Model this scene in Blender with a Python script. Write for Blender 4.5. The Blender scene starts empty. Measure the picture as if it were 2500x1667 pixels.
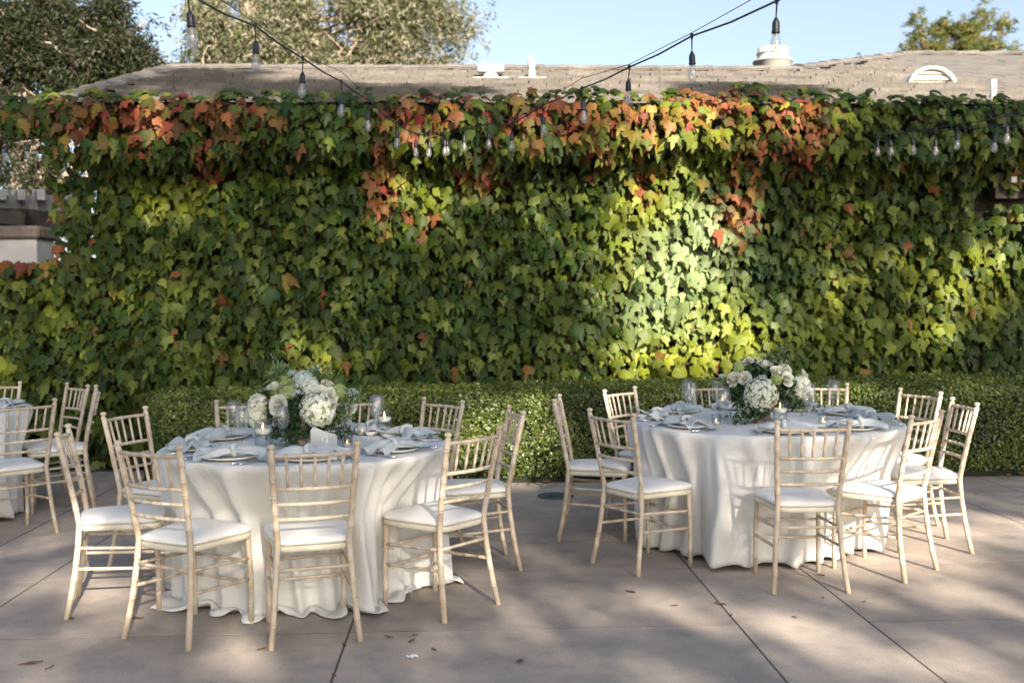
import bpy, math, random
import numpy as np
from mathutils import Matrix, Vector

random.seed(7)
RNG = np.random.default_rng(11)
PI = math.pi
SC = bpy.context.scene
COL = SC.collection

# ------------------------------------------------------------------ camera
EYE = Vector((0.0, 0.0, 1.50))
FPX, PITCH, ROLL = 2500.0, 0.0346, 0.0062          # focal length in pixels of a 2500 px wide frame
cam = bpy.data.cameras.new('camera')
cam.sensor_width = 36.0
cam.lens = 36.0 * FPX / 2500.0
cam.clip_start, cam.clip_end = 0.05, 2000.0
cam.dof.use_dof = True
cam.dof.focus_distance = 5.6
cam.dof.aperture_fstop = 2.4
cam_ob = bpy.data.objects.new('camera', cam)
COL.objects.link(cam_ob)
FWD = Vector((0, math.cos(PITCH), -math.sin(PITCH)))
UPV = Vector((0, math.sin(PITCH), math.cos(PITCH)))
XV = Vector((1, 0, 0))
RGT = XV * math.cos(ROLL) - UPV * math.sin(ROLL)
UPW = XV * math.sin(ROLL) + UPV * math.cos(ROLL)
m3 = Matrix((RGT, UPW, -FWD)).transposed()
cam_ob.matrix_world = Matrix.Translation(EYE) @ m3.to_4x4()
SC.camera = cam_ob

# ------------------------------------------------------------------ light
SUN_EL = math.radians(24.0)
SH_AZ = math.radians(19.5)                          # shadows run away from the viewer and this far to the left
S_DIR = Vector((math.sin(SH_AZ) * math.cos(SUN_EL), -math.cos(SH_AZ) * math.cos(SUN_EL), math.sin(SUN_EL)))
world = bpy.data.worlds.new('World')
SC.world = world
world.use_nodes = True
wn = world.node_tree
wn.nodes.clear()
sky = wn.nodes.new('ShaderNodeTexSky')
sky.sky_type = 'NISHITA'
sky.sun_disc = False
sky.sun_elevation = SUN_EL
sky.sun_rotation = math.atan2(S_DIR.x, S_DIR.y)
sky.air_density = 1.0
sky.dust_density = 2.4
sky.ozone_density = 3.0
bg = wn.nodes.new('ShaderNodeBackground')
bg.inputs['Strength'].default_value = 0.09
wo = wn.nodes.new('ShaderNodeOutputWorld')
hsv = wn.nodes.new('ShaderNodeHueSaturation'); hsv.inputs['Saturation'].default_value = 0.70
wn.links.new(sky.outputs[0], hsv.inputs['Color']); wn.links.new(hsv.outputs[0], bg.inputs[0])
wn.links.new(bg.outputs[0], wo.inputs[0])
sun = bpy.data.lights.new('sun', 'SUN')
sun.energy = 5.0
sun.angle = math.radians(0.53)
sun.color = (1.0, 0.91, 0.78)
sun_ob = bpy.data.objects.new('sun', sun)
sun_ob.rotation_euler = S_DIR.to_track_quat('Z', 'Y').to_euler()
sun_ob.location = (6, -14, 12)
COL.objects.link(sun_ob)
SC.view_settings.view_transform = 'Standard'
SC.view_settings.look = 'None'
SC.view_settings.gamma = 1.0
SC.view_settings.use_curve_mapping = False
SC.view_settings.exposure = 1.5
SC.cycles.max_bounces = 6
SC.cycles.transparent_max_bounces = 24
SC.cycles.caustics_reflective = False
SC.cycles.caustics_refractive = False

# ------------------------------------------------------------------ pixels of the photograph -> points of the place
K = 2500.0 / 2352.0
def ray(px, py):
    u, v = px - 1250.0, 833.5 - py
    d = FWD * FPX + RGT * u + UPW * v
    return d
def at_y(px, py, y):
    d = ray(px, py); return EYE + d * (y / d.y)
def at_z(px, py, z):
    d = ray(px, py); return EYE + d * ((z - EYE.z) / d.z)
TH = 0.045
E1 = Vector((math.cos(TH), math.sin(TH), 0)); E2 = Vector((-math.sin(TH), math.cos(TH), 0))
def W(s, t, z=0.0): return E1 * s + E2 * t + Vector((0, 0, z))
def at_t(px, py, t):
    d = ray(px, py); return EYE + d * (t / d.dot(E2))
def st(p): return p.dot(E1), p.dot(E2)
def D(*a): return [v * K for v in a]

# ------------------------------------------------------------------ helpers
def setp(o, label=None, cat=None, group=None, kind=None):
    if label: o['label'] = label
    if cat: o['category'] = cat
    if group: o['group'] = group
    if kind: o['kind'] = kind
    return o
def empty(name, loc=(0, 0, 0), rz=0.0, label=None, cat=None, group=None):
    o = bpy.data.objects.new(name, None); COL.objects.link(o)
    o.empty_display_size = 0.1
    o.location = loc; o.rotation_euler = (0, 0, rz)
    return setp(o, label, cat, group)
def link(name, me, parent=None, loc=None, rot=None, scale=None):
    o = bpy.data.objects.new(name, me); COL.objects.link(o)
    if parent: o.parent = parent
    if loc is not None: o.location = loc
    if rot is not None: o.rotation_euler = rot
    if scale is not None: o.scale = scale
    return o
KIDS = {}
def copy_tree(o, parent=None):
    c = o.copy(); COL.objects.link(c)
    if parent: c.parent = parent
    for ch in [x for x in COL.objects if x.parent == o] if o.name not in KIDS else KIDS[o.name]:
        copy_tree(ch, c)
    return c

class MB:
    def __init__(s): s.v = []; s.f = []; s.sm = []
    def add(s, vs, fs, smooth=True):
        n = len(s.v); s.v += [tuple(p) for p in vs]
        s.f += [tuple(i + n for i in f) for f in fs]; s.sm += [smooth] * len(fs)
    def box(s, c, d, rz=0.0, bev=0.0, M=None):
        x, y, z = d[0] / 2, d[1] / 2, d[2] / 2
        if bev <= 0:
            vs = [(a * x, b * y, e * z) for a in (-1, 1) for b in (-1, 1) for e in (-1, 1)]
            fs = [(0, 1, 3, 2), (4, 6, 7, 5), (0, 4, 5, 1), (2, 3, 7, 6), (0, 2, 6, 4), (1, 5, 7, 3)]
        else:
            b = bev; vs = []; fs = []
            rings = [(-z, b), (-z + b, 0), (z - b, 0), (z, b)]
            for zz, i in rings:
                X, Y = x - i, y - i
                vs += [(-X + (b if i == 0 else 0), -Y, zz), (X - (b if i == 0 else 0), -Y, zz), (X, -Y + (b if i == 0 else 0), zz), (X, Y - (b if i == 0 else 0), zz),
                       (X - (b if i == 0 else 0), Y, zz), (-X + (b if i == 0 else 0), Y, zz), (-X, Y - (b if i == 0 else 0), zz), (-X, -Y + (b if i == 0 else 0), zz)]
            for k in range(3):
                for j in range(8):
                    a, c2 = k * 8 + j, k * 8 + (j + 1) % 8
                    fs.append((a, c2, c2 + 8, a + 8))
            fs.append(tuple(range(7, -1, -1))); fs.append(tuple(range(24, 32)))
        cr, sr = math.cos(rz), math.sin(rz)
        out = []
        for p in vs:
            q = (p[0] * cr - p[1] * sr, p[0] * sr + p[1] * cr, p[2])
            if M is not None: q = M @ Vector(q)
            out.append((q[0] + c[0], q[1] + c[1], q[2] + c[2]))
        s.add(out, fs, False)
    def tube(s, pts, rad, n=8, caps=True, smooth=True):
        pts = [Vector(p) for p in pts]
        if not hasattr(rad, '__len__'): rad = [rad] * len(pts)
        vs = []; fs = []
        t0 = (pts[1] - pts[0]).normalized()
        ref = Vector((0, 0, 1)) if abs(t0.z) < 0.9 else Vector((0, 1, 0))
        a = t0.cross(ref).normalized()
        for i, p in enumerate(pts):
            t = (pts[min(i + 1, len(pts) - 1)] - pts[max(i - 1, 0)])
            t = t.normalized() if t.length > 1e-9 else t0
            a = (a - t * a.dot(t)).normalized(); b = t.cross(a)
            for k in range(n):
                an = 2 * PI * k / n
                vs.append(p + (a * math.cos(an) + b * math.sin(an)) * rad[i])
        for i in range(len(pts) - 1):
            for k in range(n):
                fs.append((i * n + k, i * n + (k + 1) % n, (i + 1) * n + (k + 1) % n, (i + 1) * n + k))
        if caps:
            fs.append(tuple(range(n - 1, -1, -1))); m = (len(pts) - 1) * n; fs.append(tuple(range(m, m + n)))
        s.add(vs, fs, smooth)
    def lathe(s, prof, n=24, c=(0, 0, 0), smooth=True):
        vs = []; fs = []
        for r, z in prof:
            for k in range(n):
                a = 2 * PI * k / n
                vs.append((c[0] + r * math.cos(a), c[1] + r * math.sin(a), c[2] + z))
        for i in range(len(prof) - 1):
            for k in range(n):
                fs.append((i * n + k, i * n + (k + 1) % n, (i + 1) * n + (k + 1) % n, (i + 1) * n + k))
        s.add(vs, fs, smooth)
    def grid(s, fn, nu, nv, smooth=True, wrap=False):
        vs = []; fs = []
        for j in range(nv + 1):
            for i in range(nu if wrap else nu + 1):
                vs.append(fn(i / nu, j / nv))
        m = nu if wrap else nu + 1
        for j in range(nv):
            for i in range(nu):
                i2 = (i + 1) % m if wrap else i + 1
                fs.append((j * m + i, j * m + i2, (j + 1) * m + i2, (j + 1) * m + i))
        s.add(vs, fs, smooth)
    def mesh(s, name, mat):
        me = bpy.data.meshes.new(name)
        me.from_pydata(s.v, [], s.f)
        me.polygons.foreach_set('use_smooth', s.sm)
        me.materials.append(mat)
        me.update()
        return me
    def build(s, name, mat, parent=None, loc=None, rot=None):
        return link(name, s.mesh(name, mat), parent, loc, rot)

def np_mesh(name, V, F, mat, cols=None, smooth=False):
    """V (n,3), F (m,k) arrays of equal polygon size"""
    me = bpy.data.meshes.new(name)
    m, k = F.shape
    me.vertices.add(len(V)); me.vertices.foreach_set('co', np.ascontiguousarray(V, np.float32).ravel())
    me.loops.add(m * k); me.loops.foreach_set('vertex_index', np.ascontiguousarray(F, np.int32).ravel())
    me.polygons.add(m); me.polygons.foreach_set('loop_start', np.arange(0, m * k, k, dtype=np.int32))
    me.polygons.foreach_set('use_smooth', np.full(m, smooth))
    me.materials.append(mat)
    if cols is not None:
        ca = me.color_attributes.new('col', 'FLOAT_COLOR', 'POINT')
        c4 = np.ones((len(V), 4), np.float32); c4[:, :3] = cols
        ca.data.foreach_set('color', c4.ravel())
    me.update(calc_edges=True)
    return me

# ------------------------------------------------------------------ materials
def mat_new(name):
    m = bpy.data.materials.new(name); m.use_nodes = True
    nt = m.node_tree; nt.nodes.clear()
    out = nt.nodes.new('ShaderNodeOutputMaterial')
    return m, nt, out
def N(nt, typ, **kw):
    n = nt.nodes.new(typ)
    for k, v in kw.items():
        if k in n.inputs.keys(): n.inputs[k].default_value = v
        else: setattr(n, k, v)
    return n
def ramp(nt, fac, stops):
    r = nt.nodes.new('ShaderNodeValToRGB')
    while len(r.color_ramp.elements) < len(stops): r.color_ramp.elements.new(0.5)
    for e, (p, c) in zip(r.color_ramp.elements, stops): e.position = p; e.color = (*c, 1)
    nt.links.new(fac, r.inputs[0]); return r.outputs[0]
def mix(nt, a, b, f, mode='MIX'):
    n = nt.nodes.new('ShaderNodeMix'); n.data_type = 'RGBA'; n.blend_type = mode
    for s_, v in ((n.inputs[6], a), (n.inputs[7], b), (n.inputs[0], f)):
        if hasattr(v, 'links'): nt.links.new(v, s_)
        elif isinstance(v, (int, float)): s_.default_value = v
        else: s_.default_value = (*v, 1)
    return n.outputs[2]
def coords(nt, scale=(1, 1, 1), obj=True):
    tc = nt.nodes.new('ShaderNodeTexCoord'); mp = nt.nodes.new('ShaderNodeMapping')
    mp.inputs['Scale'].default_value = scale
    nt.links.new(tc.outputs['Object' if obj else 'Generated'], mp.inputs[0]); return mp.outputs[0]
def wcoords(nt, scale=(1, 1, 1)):
    g = nt.nodes.new('ShaderNodeNewGeometry'); mp = nt.nodes.new('ShaderNodeMapping')
    mp.inputs['Scale'].default_value = scale
    nt.links.new(g.outputs['Position'], mp.inputs[0]); return mp.outputs[0]
def noise(nt, vec, scale, detail=4, rough=0.55):
    n = nt.nodes.new('ShaderNodeTexNoise')
    n.inputs['Scale'].default_value = scale; n.inputs['Detail'].default_value = detail; n.inputs['Roughness'].default_value = rough
    nt.links.new(vec, n.inputs['Vector']); return n.outputs['Fac']
def principled(nt, out, col, rough=0.6, bump=None, bs=0.2, bd=0.01, **kw):
    p = nt.nodes.new('ShaderNodeBsdfPrincipled')
    if hasattr(col, 'links'): nt.links.new(col, p.inputs['Base Color'])
    else: p.inputs['Base Color'].default_value = (*col, 1)
    if hasattr(rough, 'links'): nt.links.new(rough, p.inputs['Roughness'])
    else: p.inputs['Roughness'].default_value = rough
    for k, v in kw.items(): p.inputs[k.replace('_', ' ')].default_value = v
    if bump is not None:
        b = nt.nodes.new('ShaderNodeBump'); b.inputs['Strength'].default_value = bs; b.inputs['Distance'].default_value = bd
        nt.links.new(bump, b.inputs['Height']); nt.links.new(b.outputs[0], p.inputs['Normal'])
    nt.links.new(p.outputs[0], out.inputs[0]); return p
def objrand(nt): return nt.nodes.new('ShaderNodeObjectInfo').outputs['Random']

def simple(name, col, rough=0.6, var=0.12, sc=14.0, bs=0.1, bd=0.003, wc=False, **kw):
    m, nt, out = mat_new(name)
    v = wcoords(nt) if wc else coords(nt)
    n = noise(nt, v, sc)
    c = ramp(nt, n, [(0.25, tuple(x * (1 - var) for x in col)), (0.75, tuple(min(1, x * (1 + var)) for x in col))])
    principled(nt, out, c, rough, n, bs, bd, **kw)
    return m
def leaf_mat(name, trans=0.3, rough=0.5, spec=0.35, vein=True):
    m, nt, out = mat_new(name)
    a = N(nt, 'ShaderNodeVertexColor', layer_name='col')
    n = noise(nt, wcoords(nt), 60.0, 3)
    c = mix(nt, a.outputs[0], ramp(nt, n, [(0.3, (0.78, 0.78, 0.76)), (0.7, (1.12, 1.12, 1.1))]), 1.0, 'MULTIPLY')
    p = N(nt, 'ShaderNodeBsdfPrincipled'); p.inputs['Roughness'].default_value = rough
    p.inputs['Specular IOR Level'].default_value = spec
    nt.links.new(c, p.inputs['Base Color'])
    t = N(nt, 'ShaderNodeBsdfTranslucent')
    tc = mix(nt, c, (1.35, 1.35, 0.75), 1.0, 'MULTIPLY')
    nt.links.new(tc, t.inputs[0])
    mx = N(nt, 'ShaderNodeMixShader'); mx.inputs[0].default_value = trans
    nt.links.new(p.outputs[0], mx.inputs[1]); nt.links.new(t.outputs[0], mx.inputs[2]); nt.links.new(mx.outputs[0], out.inputs[0])
    return m
def glass_mat(name, tint=(0.97, 0.985, 0.985), edge=0.55, refl=1.0):
    m, nt, out = mat_new(name)
    lw = N(nt, 'ShaderNodeLayerWeight'); lw.inputs['Blend'].default_value = 0.28
    tr = N(nt, 'ShaderNodeBsdfTransparent')
    tcol = ramp(nt, lw.outputs['Facing'], [(0.0, tint), (0.75, tuple(x * 0.93 for x in tint)), (1.0, tuple(x * edge for x in tint))])
    nt.links.new(tcol, tr.inputs[0])
    gl = N(nt, 'ShaderNodeBsdfGlossy'); gl.inputs['Roughness'].default_value = 0.14
    fr = ramp(nt, lw.outputs['Facing'], [(0.0, (0.04 * refl,) * 3), (0.5, (0.08 * refl,) * 3), (0.85, (0.28 * refl,) * 3), (1.0, (0.8,) * 3)])
    mx = N(nt, 'ShaderNodeMixShader')
    nt.links.new(fr, mx.inputs[0]); nt.links.new(tr.outputs[0], mx.inputs[1]); nt.links.new(gl.outputs[0], mx.inputs[2])
    nt.links.new(mx.outputs[0], out.inputs[0]); return m

def m_wood():
    m, nt, out = mat_new('limewashed_wood')
    v = coords(nt, (30, 30, 2.2))
    n = noise(nt, v, 2.0, 6, 0.65)
    n2 = noise(nt, coords(nt), 5.0, 3)
    c = ramp(nt, n, [(0.28, (0.45, 0.335, 0.22)), (0.5, (0.55, 0.43, 0.30)), (0.72, (0.62, 0.515, 0.39))])
    c = mix(nt, c, (0.68, 0.64, 0.54), ramp(nt, n2, [(0.4, (0, 0, 0)), (0.75, (0.7, 0.7, 0.7))]))
    h = nt.nodes.new('ShaderNodeHueSaturation'); r = objrand(nt)
    mr = N(nt, 'ShaderNodeMapRange'); mr.inputs[3].default_value = 0.9; mr.inputs[4].default_value = 1.12
    nt.links.new(r, mr.inputs[0]); nt.links.new(mr.outputs[0], h.inputs['Value']); nt.links.new(c, h.inputs['Color'])
    principled(nt, out, h.outputs[0], 0.55, n, 0.25, 0.002)
    return m
M_WOOD = m_wood()
M_FRAME = simple('cream_painted_wood', (0.68, 0.62, 0.47), 0.5, 0.12, 9)
M_CUSH = simple('ivory_cushion_fabric', (0.80, 0.76, 0.70), 0.75, 0.03, 60, 0.15, 0.001)
def m_cloth(name, col, sheen=0.2, sc=600):
    m, nt, out = mat_new(name)
    v = coords(nt)
    n1 = noise(nt, v, sc, 2); n2 = noise(nt, v, 7, 4)
    w1 = N(nt, 'ShaderNodeTexNoise'); w1.inputs['Scale'].default_value = 1.0; w1.inputs['Detail'].default_value = 2
    nt.links.new(coords(nt, (60, 60, 900)), w1.inputs['Vector'])
    c = ramp(nt, n2, [(0.3, tuple(x * 0.95 for x in col)), (0.7, col)])
    c = mix(nt, c, ramp(nt, w1.outputs['Fac'], [(0.35, (0.95, 0.95, 0.94)), (0.65, (1.02, 1.02, 1.02))]), 1.0, 'MULTIPLY')
    p = principled(nt, out, c, 0.85, w1.outputs['Fac'], 0.25, 0.001)
    cr = noise(nt, coords(nt, (1, 1, 0.45)), 9.0, 3, 0.5); b2 = nt.nodes.new('ShaderNodeBump'); b2.inputs['Strength'].default_value = 0.5; b2.inputs['Distance'].default_value = 0.02
    nt.links.new(cr, b2.inputs['Height']); bn = p.inputs['Normal'].links[0].from_node; nt.links.new(b2.outputs[0], bn.inputs['Normal'])
    p.inputs['Specular IOR Level'].default_value = 0.15
    t = N(nt, 'ShaderNodeBsdfTranslucent'); nt.links.new(c, t.inputs[0])
    mx = N(nt, 'ShaderNodeMixShader'); mx.inputs[0].default_value = 0.15
    nt.links.new(p.outputs[0], mx.inputs[1]); nt.links.new(t.outputs[0], mx.inputs[2]); nt.links.new(mx.outputs[0], out.inputs[0])
    return m
M_CLOTH = m_cloth('ivory_linen', (0.82, 0.80, 0.755))
M_NAPK = m_cloth('pale_blue_grey_linen', (0.60, 0.625, 0.615), sc=900)
def m_concrete():
    m, nt, out = mat_new('pink_grey_concrete')
    v = wcoords(nt)
    n1 = noise(nt, v, 0.9, 5, 0.6); n2 = noise(nt, v, 5.5, 6, 0.6); n3 = noise(nt, v, 150, 3, 0.6); n4 = noise(nt, v, 55, 3, 0.7)
    c = ramp(nt, n1, [(0.3, (0.30, 0.262, 0.228)), (0.5, (0.39, 0.322, 0.266)), (0.72, (0.48, 0.388, 0.312))])
    c = mix(nt, c, ramp(nt, n2, [(0.28, (0.66, 0.69, 0.72)), (0.48, (0.92, 0.93, 0.94)), (0.68, (1.10, 1.07, 1.04))]), 0.9, 'MULTIPLY')
    c = mix(nt, c, ramp(nt, n3, [(0.30, (0.40, 0.40, 0.40)), (0.44, (1, 1, 1)), (0.60, (1, 1, 1)), (0.72, (1.4, 1.38, 1.35))]), 0.85, 'MULTIPLY')
    c = mix(nt, c, ramp(nt, n4, [(0.24, (0.42, 0.40, 0.38)), (0.37, (1, 1, 1))]), 0.8, 'MULTIPLY')
    h = nt.nodes.new('ShaderNodeHueSaturation'); mr = N(nt, 'ShaderNodeMapRange'); mr.inputs[3].default_value = 0.88; mr.inputs[4].default_value = 1.14
    nt.links.new(objrand(nt), mr.inputs[0]); nt.links.new(mr.outputs[0], h.inputs['Value']); nt.links.new(c, h.inputs['Color'])
    principled(nt, out, h.outputs[0], 0.82, n3, 0.35, 0.004)
    return m
M_CONC = m_concrete()
M_SOIL = simple('dark_soil', (0.045, 0.034, 0.026), 0.95, 0.5, 8, 0.6, 0.03, wc=True)
def m_tile():
    m, nt, out = mat_new('weathered_roof_tile')
    v = wcoords(nt); n = noise(nt, v, 3.0, 5, 0.65); n2 = noise(nt, v, 30, 4, 0.7)
    c = ramp(nt, n, [(0.3, (0.125, 0.11, 0.094)), (0.55, (0.175, 0.153, 0.13)), (0.75, (0.225, 0.197, 0.17))])
    c = mix(nt, c, ramp(nt, n2, [(0.3, (0.65, 0.65, 0.65)), (0.7, (1.1, 1.1, 1.1))]), 0.9, 'MULTIPLY')
    h = nt.nodes.new('ShaderNodeHueSaturation'); mr = N(nt, 'ShaderNodeMapRange'); mr.inputs[3].default_value = 0.85; mr.inputs[4].default_value = 1.14
    nt.links.new(objrand(nt), mr.inputs[0]); nt.links.new(mr.outputs[0], h.inputs['Value']); nt.links.new(c, h.inputs['Color'])
    principled(nt, out, h.outputs[0], 0.85, n2, 0.5, 0.01); return m
M_TILE = m_tile()
M_STUCCO = simple('cream_stucco', (0.50, 0.46, 0.39), 0.9, 0.1, 20, 0.4, 0.01)
M_WHITE = simple('white_paint', (0.58, 0.54, 0.48), 0.5, 0.06, 6)
M_SHADEW = simple('weathered_white_paint', (0.27, 0.265, 0.25), 0.7, 0.12, 5)  # white paint greyed, the pergola's shade is put into its colour
M_GREYM = simple('grey_metal', (0.35, 0.34, 0.33), 0.45, 0.15, 12)
M_DARKW = simple('dark_stained_wood', (0.045, 0.035, 0.028), 0.7, 0.3, 8)
M_STONE = simple('brown_stone_cap', (0.19, 0.145, 0.11), 0.85, 0.3, 14, 0.5, 0.01)
M_BLACK = simple('black_rubber', (0.012, 0.013, 0.018), 0.45, 0.2, 20)
M_GLASS = glass_mat('clear_glass')
M_GLASSB = glass_mat('bulb_glass', (0.86, 0.88, 0.88), 0.3, 1.8)
M_GLASSW = glass_mat('wine_glass', (0.985, 0.99, 0.995), 0.42, 1.2)
M_WATER = glass_mat('still_water', (0.985, 0.99, 0.992), 0.85, 0.6)
def add_frost(m, f):
    nt = m.node_tree; out = [n for n in nt.nodes if n.type == 'OUTPUT_MATERIAL'][0]; src = out.inputs[0].links[0].from_socket
    d = N(nt, 'ShaderNodeBsdfDiffuse'); d.inputs[0].default_value = (.8, .82, .84, 1)
    t = N(nt, 'ShaderNodeBsdfTranslucent'); t.inputs[0].default_value = (.8, .82, .84, 1)
    a = N(nt, 'ShaderNodeMixShader'); nt.links.new(d.outputs[0], a.inputs[1]); nt.links.new(t.outputs[0], a.inputs[2])
    b = N(nt, 'ShaderNodeMixShader'); b.inputs[0].default_value = f; nt.links.new(src, b.inputs[1]); nt.links.new(a.outputs[0], b.inputs[2]); nt.links.new(b.outputs[0], out.inputs[0])
add_frost(M_GLASSB, 0.16); add_frost(M_WATER, 0.05); add_frost(M_GLASSW, 0.04)
M_FIL = simple('filament', (0.75, 0.5, 0.3), 0.4)
M_WAX = simple('ivory_wax', (0.80, 0.76, 0.66), 0.5, 0.03)
M_PORC = simple('ivory_porcelain', (0.80, 0.78, 0.72), 0.22, 0.02)
M_STEEL = simple('polished_steel', (0.62, 0.63, 0.64), 0.22, 0.03, Metallic=1.0)
M_TERRA = simple('grey_brown_terracotta', (0.22, 0.165, 0.14), 0.8, 0.25, 22, 0.3, 0.004)
M_PAPER = simple('pale_grey_card', (0.46, 0.455, 0.43), 0.8, 0.05, 30)
M_INK = simple('white_ink', (0.85, 0.85, 0.83), 0.6, 0.01)
M_IRON = simple('green_grey_iron', (0.075, 0.095, 0.09), 0.6, 0.3, 30, 0.4, 0.003)
M_BARK = simple('pale_peeling_bark', (0.33, 0.26, 0.20), 0.9, 0.4, 5, 0.6, 0.03)
M_BARKD = simple('grey_brown_bark', (0.13, 0.10, 0.08), 0.9, 0.4, 6, 0.6, 0.03)
M_DEADL = simple('dry_brown_leaf', (0.16, 0.075, 0.04), 0.8, 0.4, 30)
M_LEAF = leaf_mat('creeper_leaf', 0.18, 0.5, 0.22)
M_TREEL = leaf_mat('tree_leaf', 0.35, 0.5, 0.3)
M_HEDGEL = leaf_mat('boxwood_leaf', 0.2, 0.38, 0.5)
M_PETAL = leaf_mat('flower_petal', 0.22, 0.6, 0.2)
M_FOLI = leaf_mat('cut_foliage', 0.2, 0.45, 0.4)
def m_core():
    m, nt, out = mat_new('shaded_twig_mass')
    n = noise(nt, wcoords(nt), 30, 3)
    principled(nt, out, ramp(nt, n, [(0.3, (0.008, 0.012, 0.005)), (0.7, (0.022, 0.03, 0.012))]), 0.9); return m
M_CORE = m_core()  # near-black tone stands in for the shade inside the hedge
M_JOINT = simple('dark_joint_grit', (0.085, 0.068, 0.055), 0.95, 0.4, 60, 0.5, 0.003, wc=True)
M_GAPSHADE = simple('brown_twig_mat', (0.030, 0.026, 0.016), 0.95, 0.6, 40, 0.8, 0.02, wc=True)  # very dark brown that paints shade into the gaps between leaves
def m_flame():
    m, nt, out = mat_new('candle_flame')
    e = N(nt, 'ShaderNodeEmission'); e.inputs[0].default_value = (1.0, 0.42, 0.12, 1); e.inputs[1].default_value = 3.0
    nt.links.new(e.outputs[0], out.inputs[0]); return m
M_FLAME = m_flame()

# ------------------------------------------------------------------ smooth random fields
def field(seed, n=7, f0=0.5, f1=2.5):
    r = np.random.default_rng(seed)
    k = r.normal(0, 1, (n, 2)); k = k / np.linalg.norm(k, axis=1)[:, None] * r.uniform(f0, f1, (n, 1)) * 2 * PI
    ph = r.uniform(0, 2 * PI, n); am = r.uniform(0.5, 1, n); am /= am.sum()
    def g(x, y):
        x = np.asarray(x, float); y = np.asarray(y, float)
        o = np.zeros(np.broadcast(x, y).shape)
        for i in range(n): o = o + am[i] * np.sin(k[i, 0] * x + k[i, 1] * y + ph[i])
        return o
    return g

# ================================================================== GROUND
g = MB(); g.box((0, 60, -0.32), (500, 500, 0.5)); setp(g.build('ground', M_SOIL), kind='structure')
patio = empty('patio', (0, 0, 0)); setp(patio, kind='structure')
S_L = [-7.2, -5.4, -4.77, -2.96, -2.36, -0.55, 1.265, 1.89, 3.77, 4.4, 6.2, 8.0]
T_L = [-3.0, -1.5, 0.4, 2.0, 3.67, 4.71, 5.75, 6.44, 7.9, 9.55]
GAP = 0.0055
for i in range(len(S_L) - 1):
    tl = list(T_L)
    if S_L[i + 1] - S_L[i] < 0.8: tl.remove(4.71)
    for j in range(len(tl) - 1):
        w, h = S_L[i + 1] - S_L[i] - 2 * GAP, tl[j + 1] - tl[j] - 2 * 0.0045
        c = W((S_L[i] + S_L[i + 1]) / 2, (tl[j] + tl[j + 1]) / 2, 0)
        b = MB(); b.box((0, 0, -0.045), (w, h, 0.09))
        b.build('paving_slab', M_CONC, patio, loc=c, rot=(0, 0, TH))

b = MB(); b.box((0, 0, -0.0512), (15.6, 12.9, 0.1)); b.build('joint_filler', M_JOINT, patio, loc=W(0.4, 3.2, 0), rot=(0, 0, TH))
# utility cover
pc = at_z(1356, 1211.6, 0)
b = MB(); b.lathe([(0, 0.004), (0.085, 0.004), (0.088, 0.007), (0.098, 0.007), (0.1, 0.004), (0.125, 0.004), (0.13, 0.009), (0.142, 0.009), (0.145, 0.001)], 32)
mc = empty('utility_cover', pc, 0, 'small round green iron utility cover set in the paving by the hedge', 'utility cover')
b.build('cover_plate', M_IRON, mc)
b = MB(); b.tube([(-0.05, 0, 0.01), (0.05, 0, 0.01)], 0.006, 6); b.tube([(0, -0.05, 0.01), (0, 0.05, 0.01)], 0.006, 6); b.build('lifting_bar', M_IRON, mc)

# ================================================================== BUILDING
T_EAVE, Z_EAVE, SLOPE = 9.95, 3.44, 0.325
def at_roof(px, py):
    d = ray(px, py)
    # z = Z_EAVE + SLOPE*(t-T_EAVE)
    A = Z_EAVE - SLOPE * T_EAVE
    k = (A - EYE.z) / (d.z - SLOPE * d.dot(E2))
    return EYE + d * k
bld = empty('building', W(0, 10.2, 0), TH, 'low building with brown tiled roof whose front is covered in creeper', 'building')
def loc_b(p): # world -> building local
    s_, t_ = st(Vector(p)); return Vector((s_, t_ - 10.2, p[2]))
r1 = st(at_roof(425, 172)); r2 = st(at_roof(1944, 185)); r3 = st(at_roof(2214, 140)); 
TR1 = (r1[1] + r2[1]) / 2; TR2 = r3[1]
S_END = 9.2
e0 = st(at_roof(135, 258))
S_LEFT0, S_LEFT1 = e0[0] , r1[0]
print('roof', r1, r2, r3, e0)
def zr(t): return Z_EAVE + SLOPE * (t - T_EAVE)
b = MB(); b.box(((9.0 - 3.6) / 2, 0.16, 1.55), (9.0 + 3.6, 0.24, 3.5)); b.build('wall', M_STUCCO, bld)
# gable end + low link wall at left is separate
roof = MB()
def rp(s_, t_, dz=0): return (s_, t_ - 10.2, zr(t_) + dz)
top = [rp(S_LEFT0, T_EAVE), rp(S_END, T_EAVE), rp(S_END, TR2), rp(r3[0], TR2), rp(r2[0], TR1), rp(S_LEFT1, TR1)]
bot = [(x, y, z - 0.1) for x, y, z in top]
roof.add(top + bot, [(0, 1, 2, 3, 4, 5), (11, 10, 9, 8, 7, 6)] + [(i, i + 6, (i + 1) % 6 + 6, (i + 1) % 6) for i in range(6)], False)
bk = [rp(S_LEFT1, TR1), rp(r2[0], TR1), rp(r3[0], TR2), rp(S_END, TR2), (S_END, TR2 + 2.5 - 10.2, 3.9), (r3[0], TR2 + 2.5 - 10.2, 3.9), (r2[0], TR1 + 2.0 - 10.2, 3.3), (S_LEFT0, TR1 + 2.0 - 10.2, 3.3)]
roof.add(bk, [(0, 7, 6, 1), (1, 6, 5, 2), (2, 5, 4, 3)], False)
ro = roof.build('roof', M_DARKW, bld)
ang = math.atan(SLOPE); CA = math.cos(ang)
TWd, EXP = 0.335, 0.315
dT = EXP * CA
tile_me = []
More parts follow.
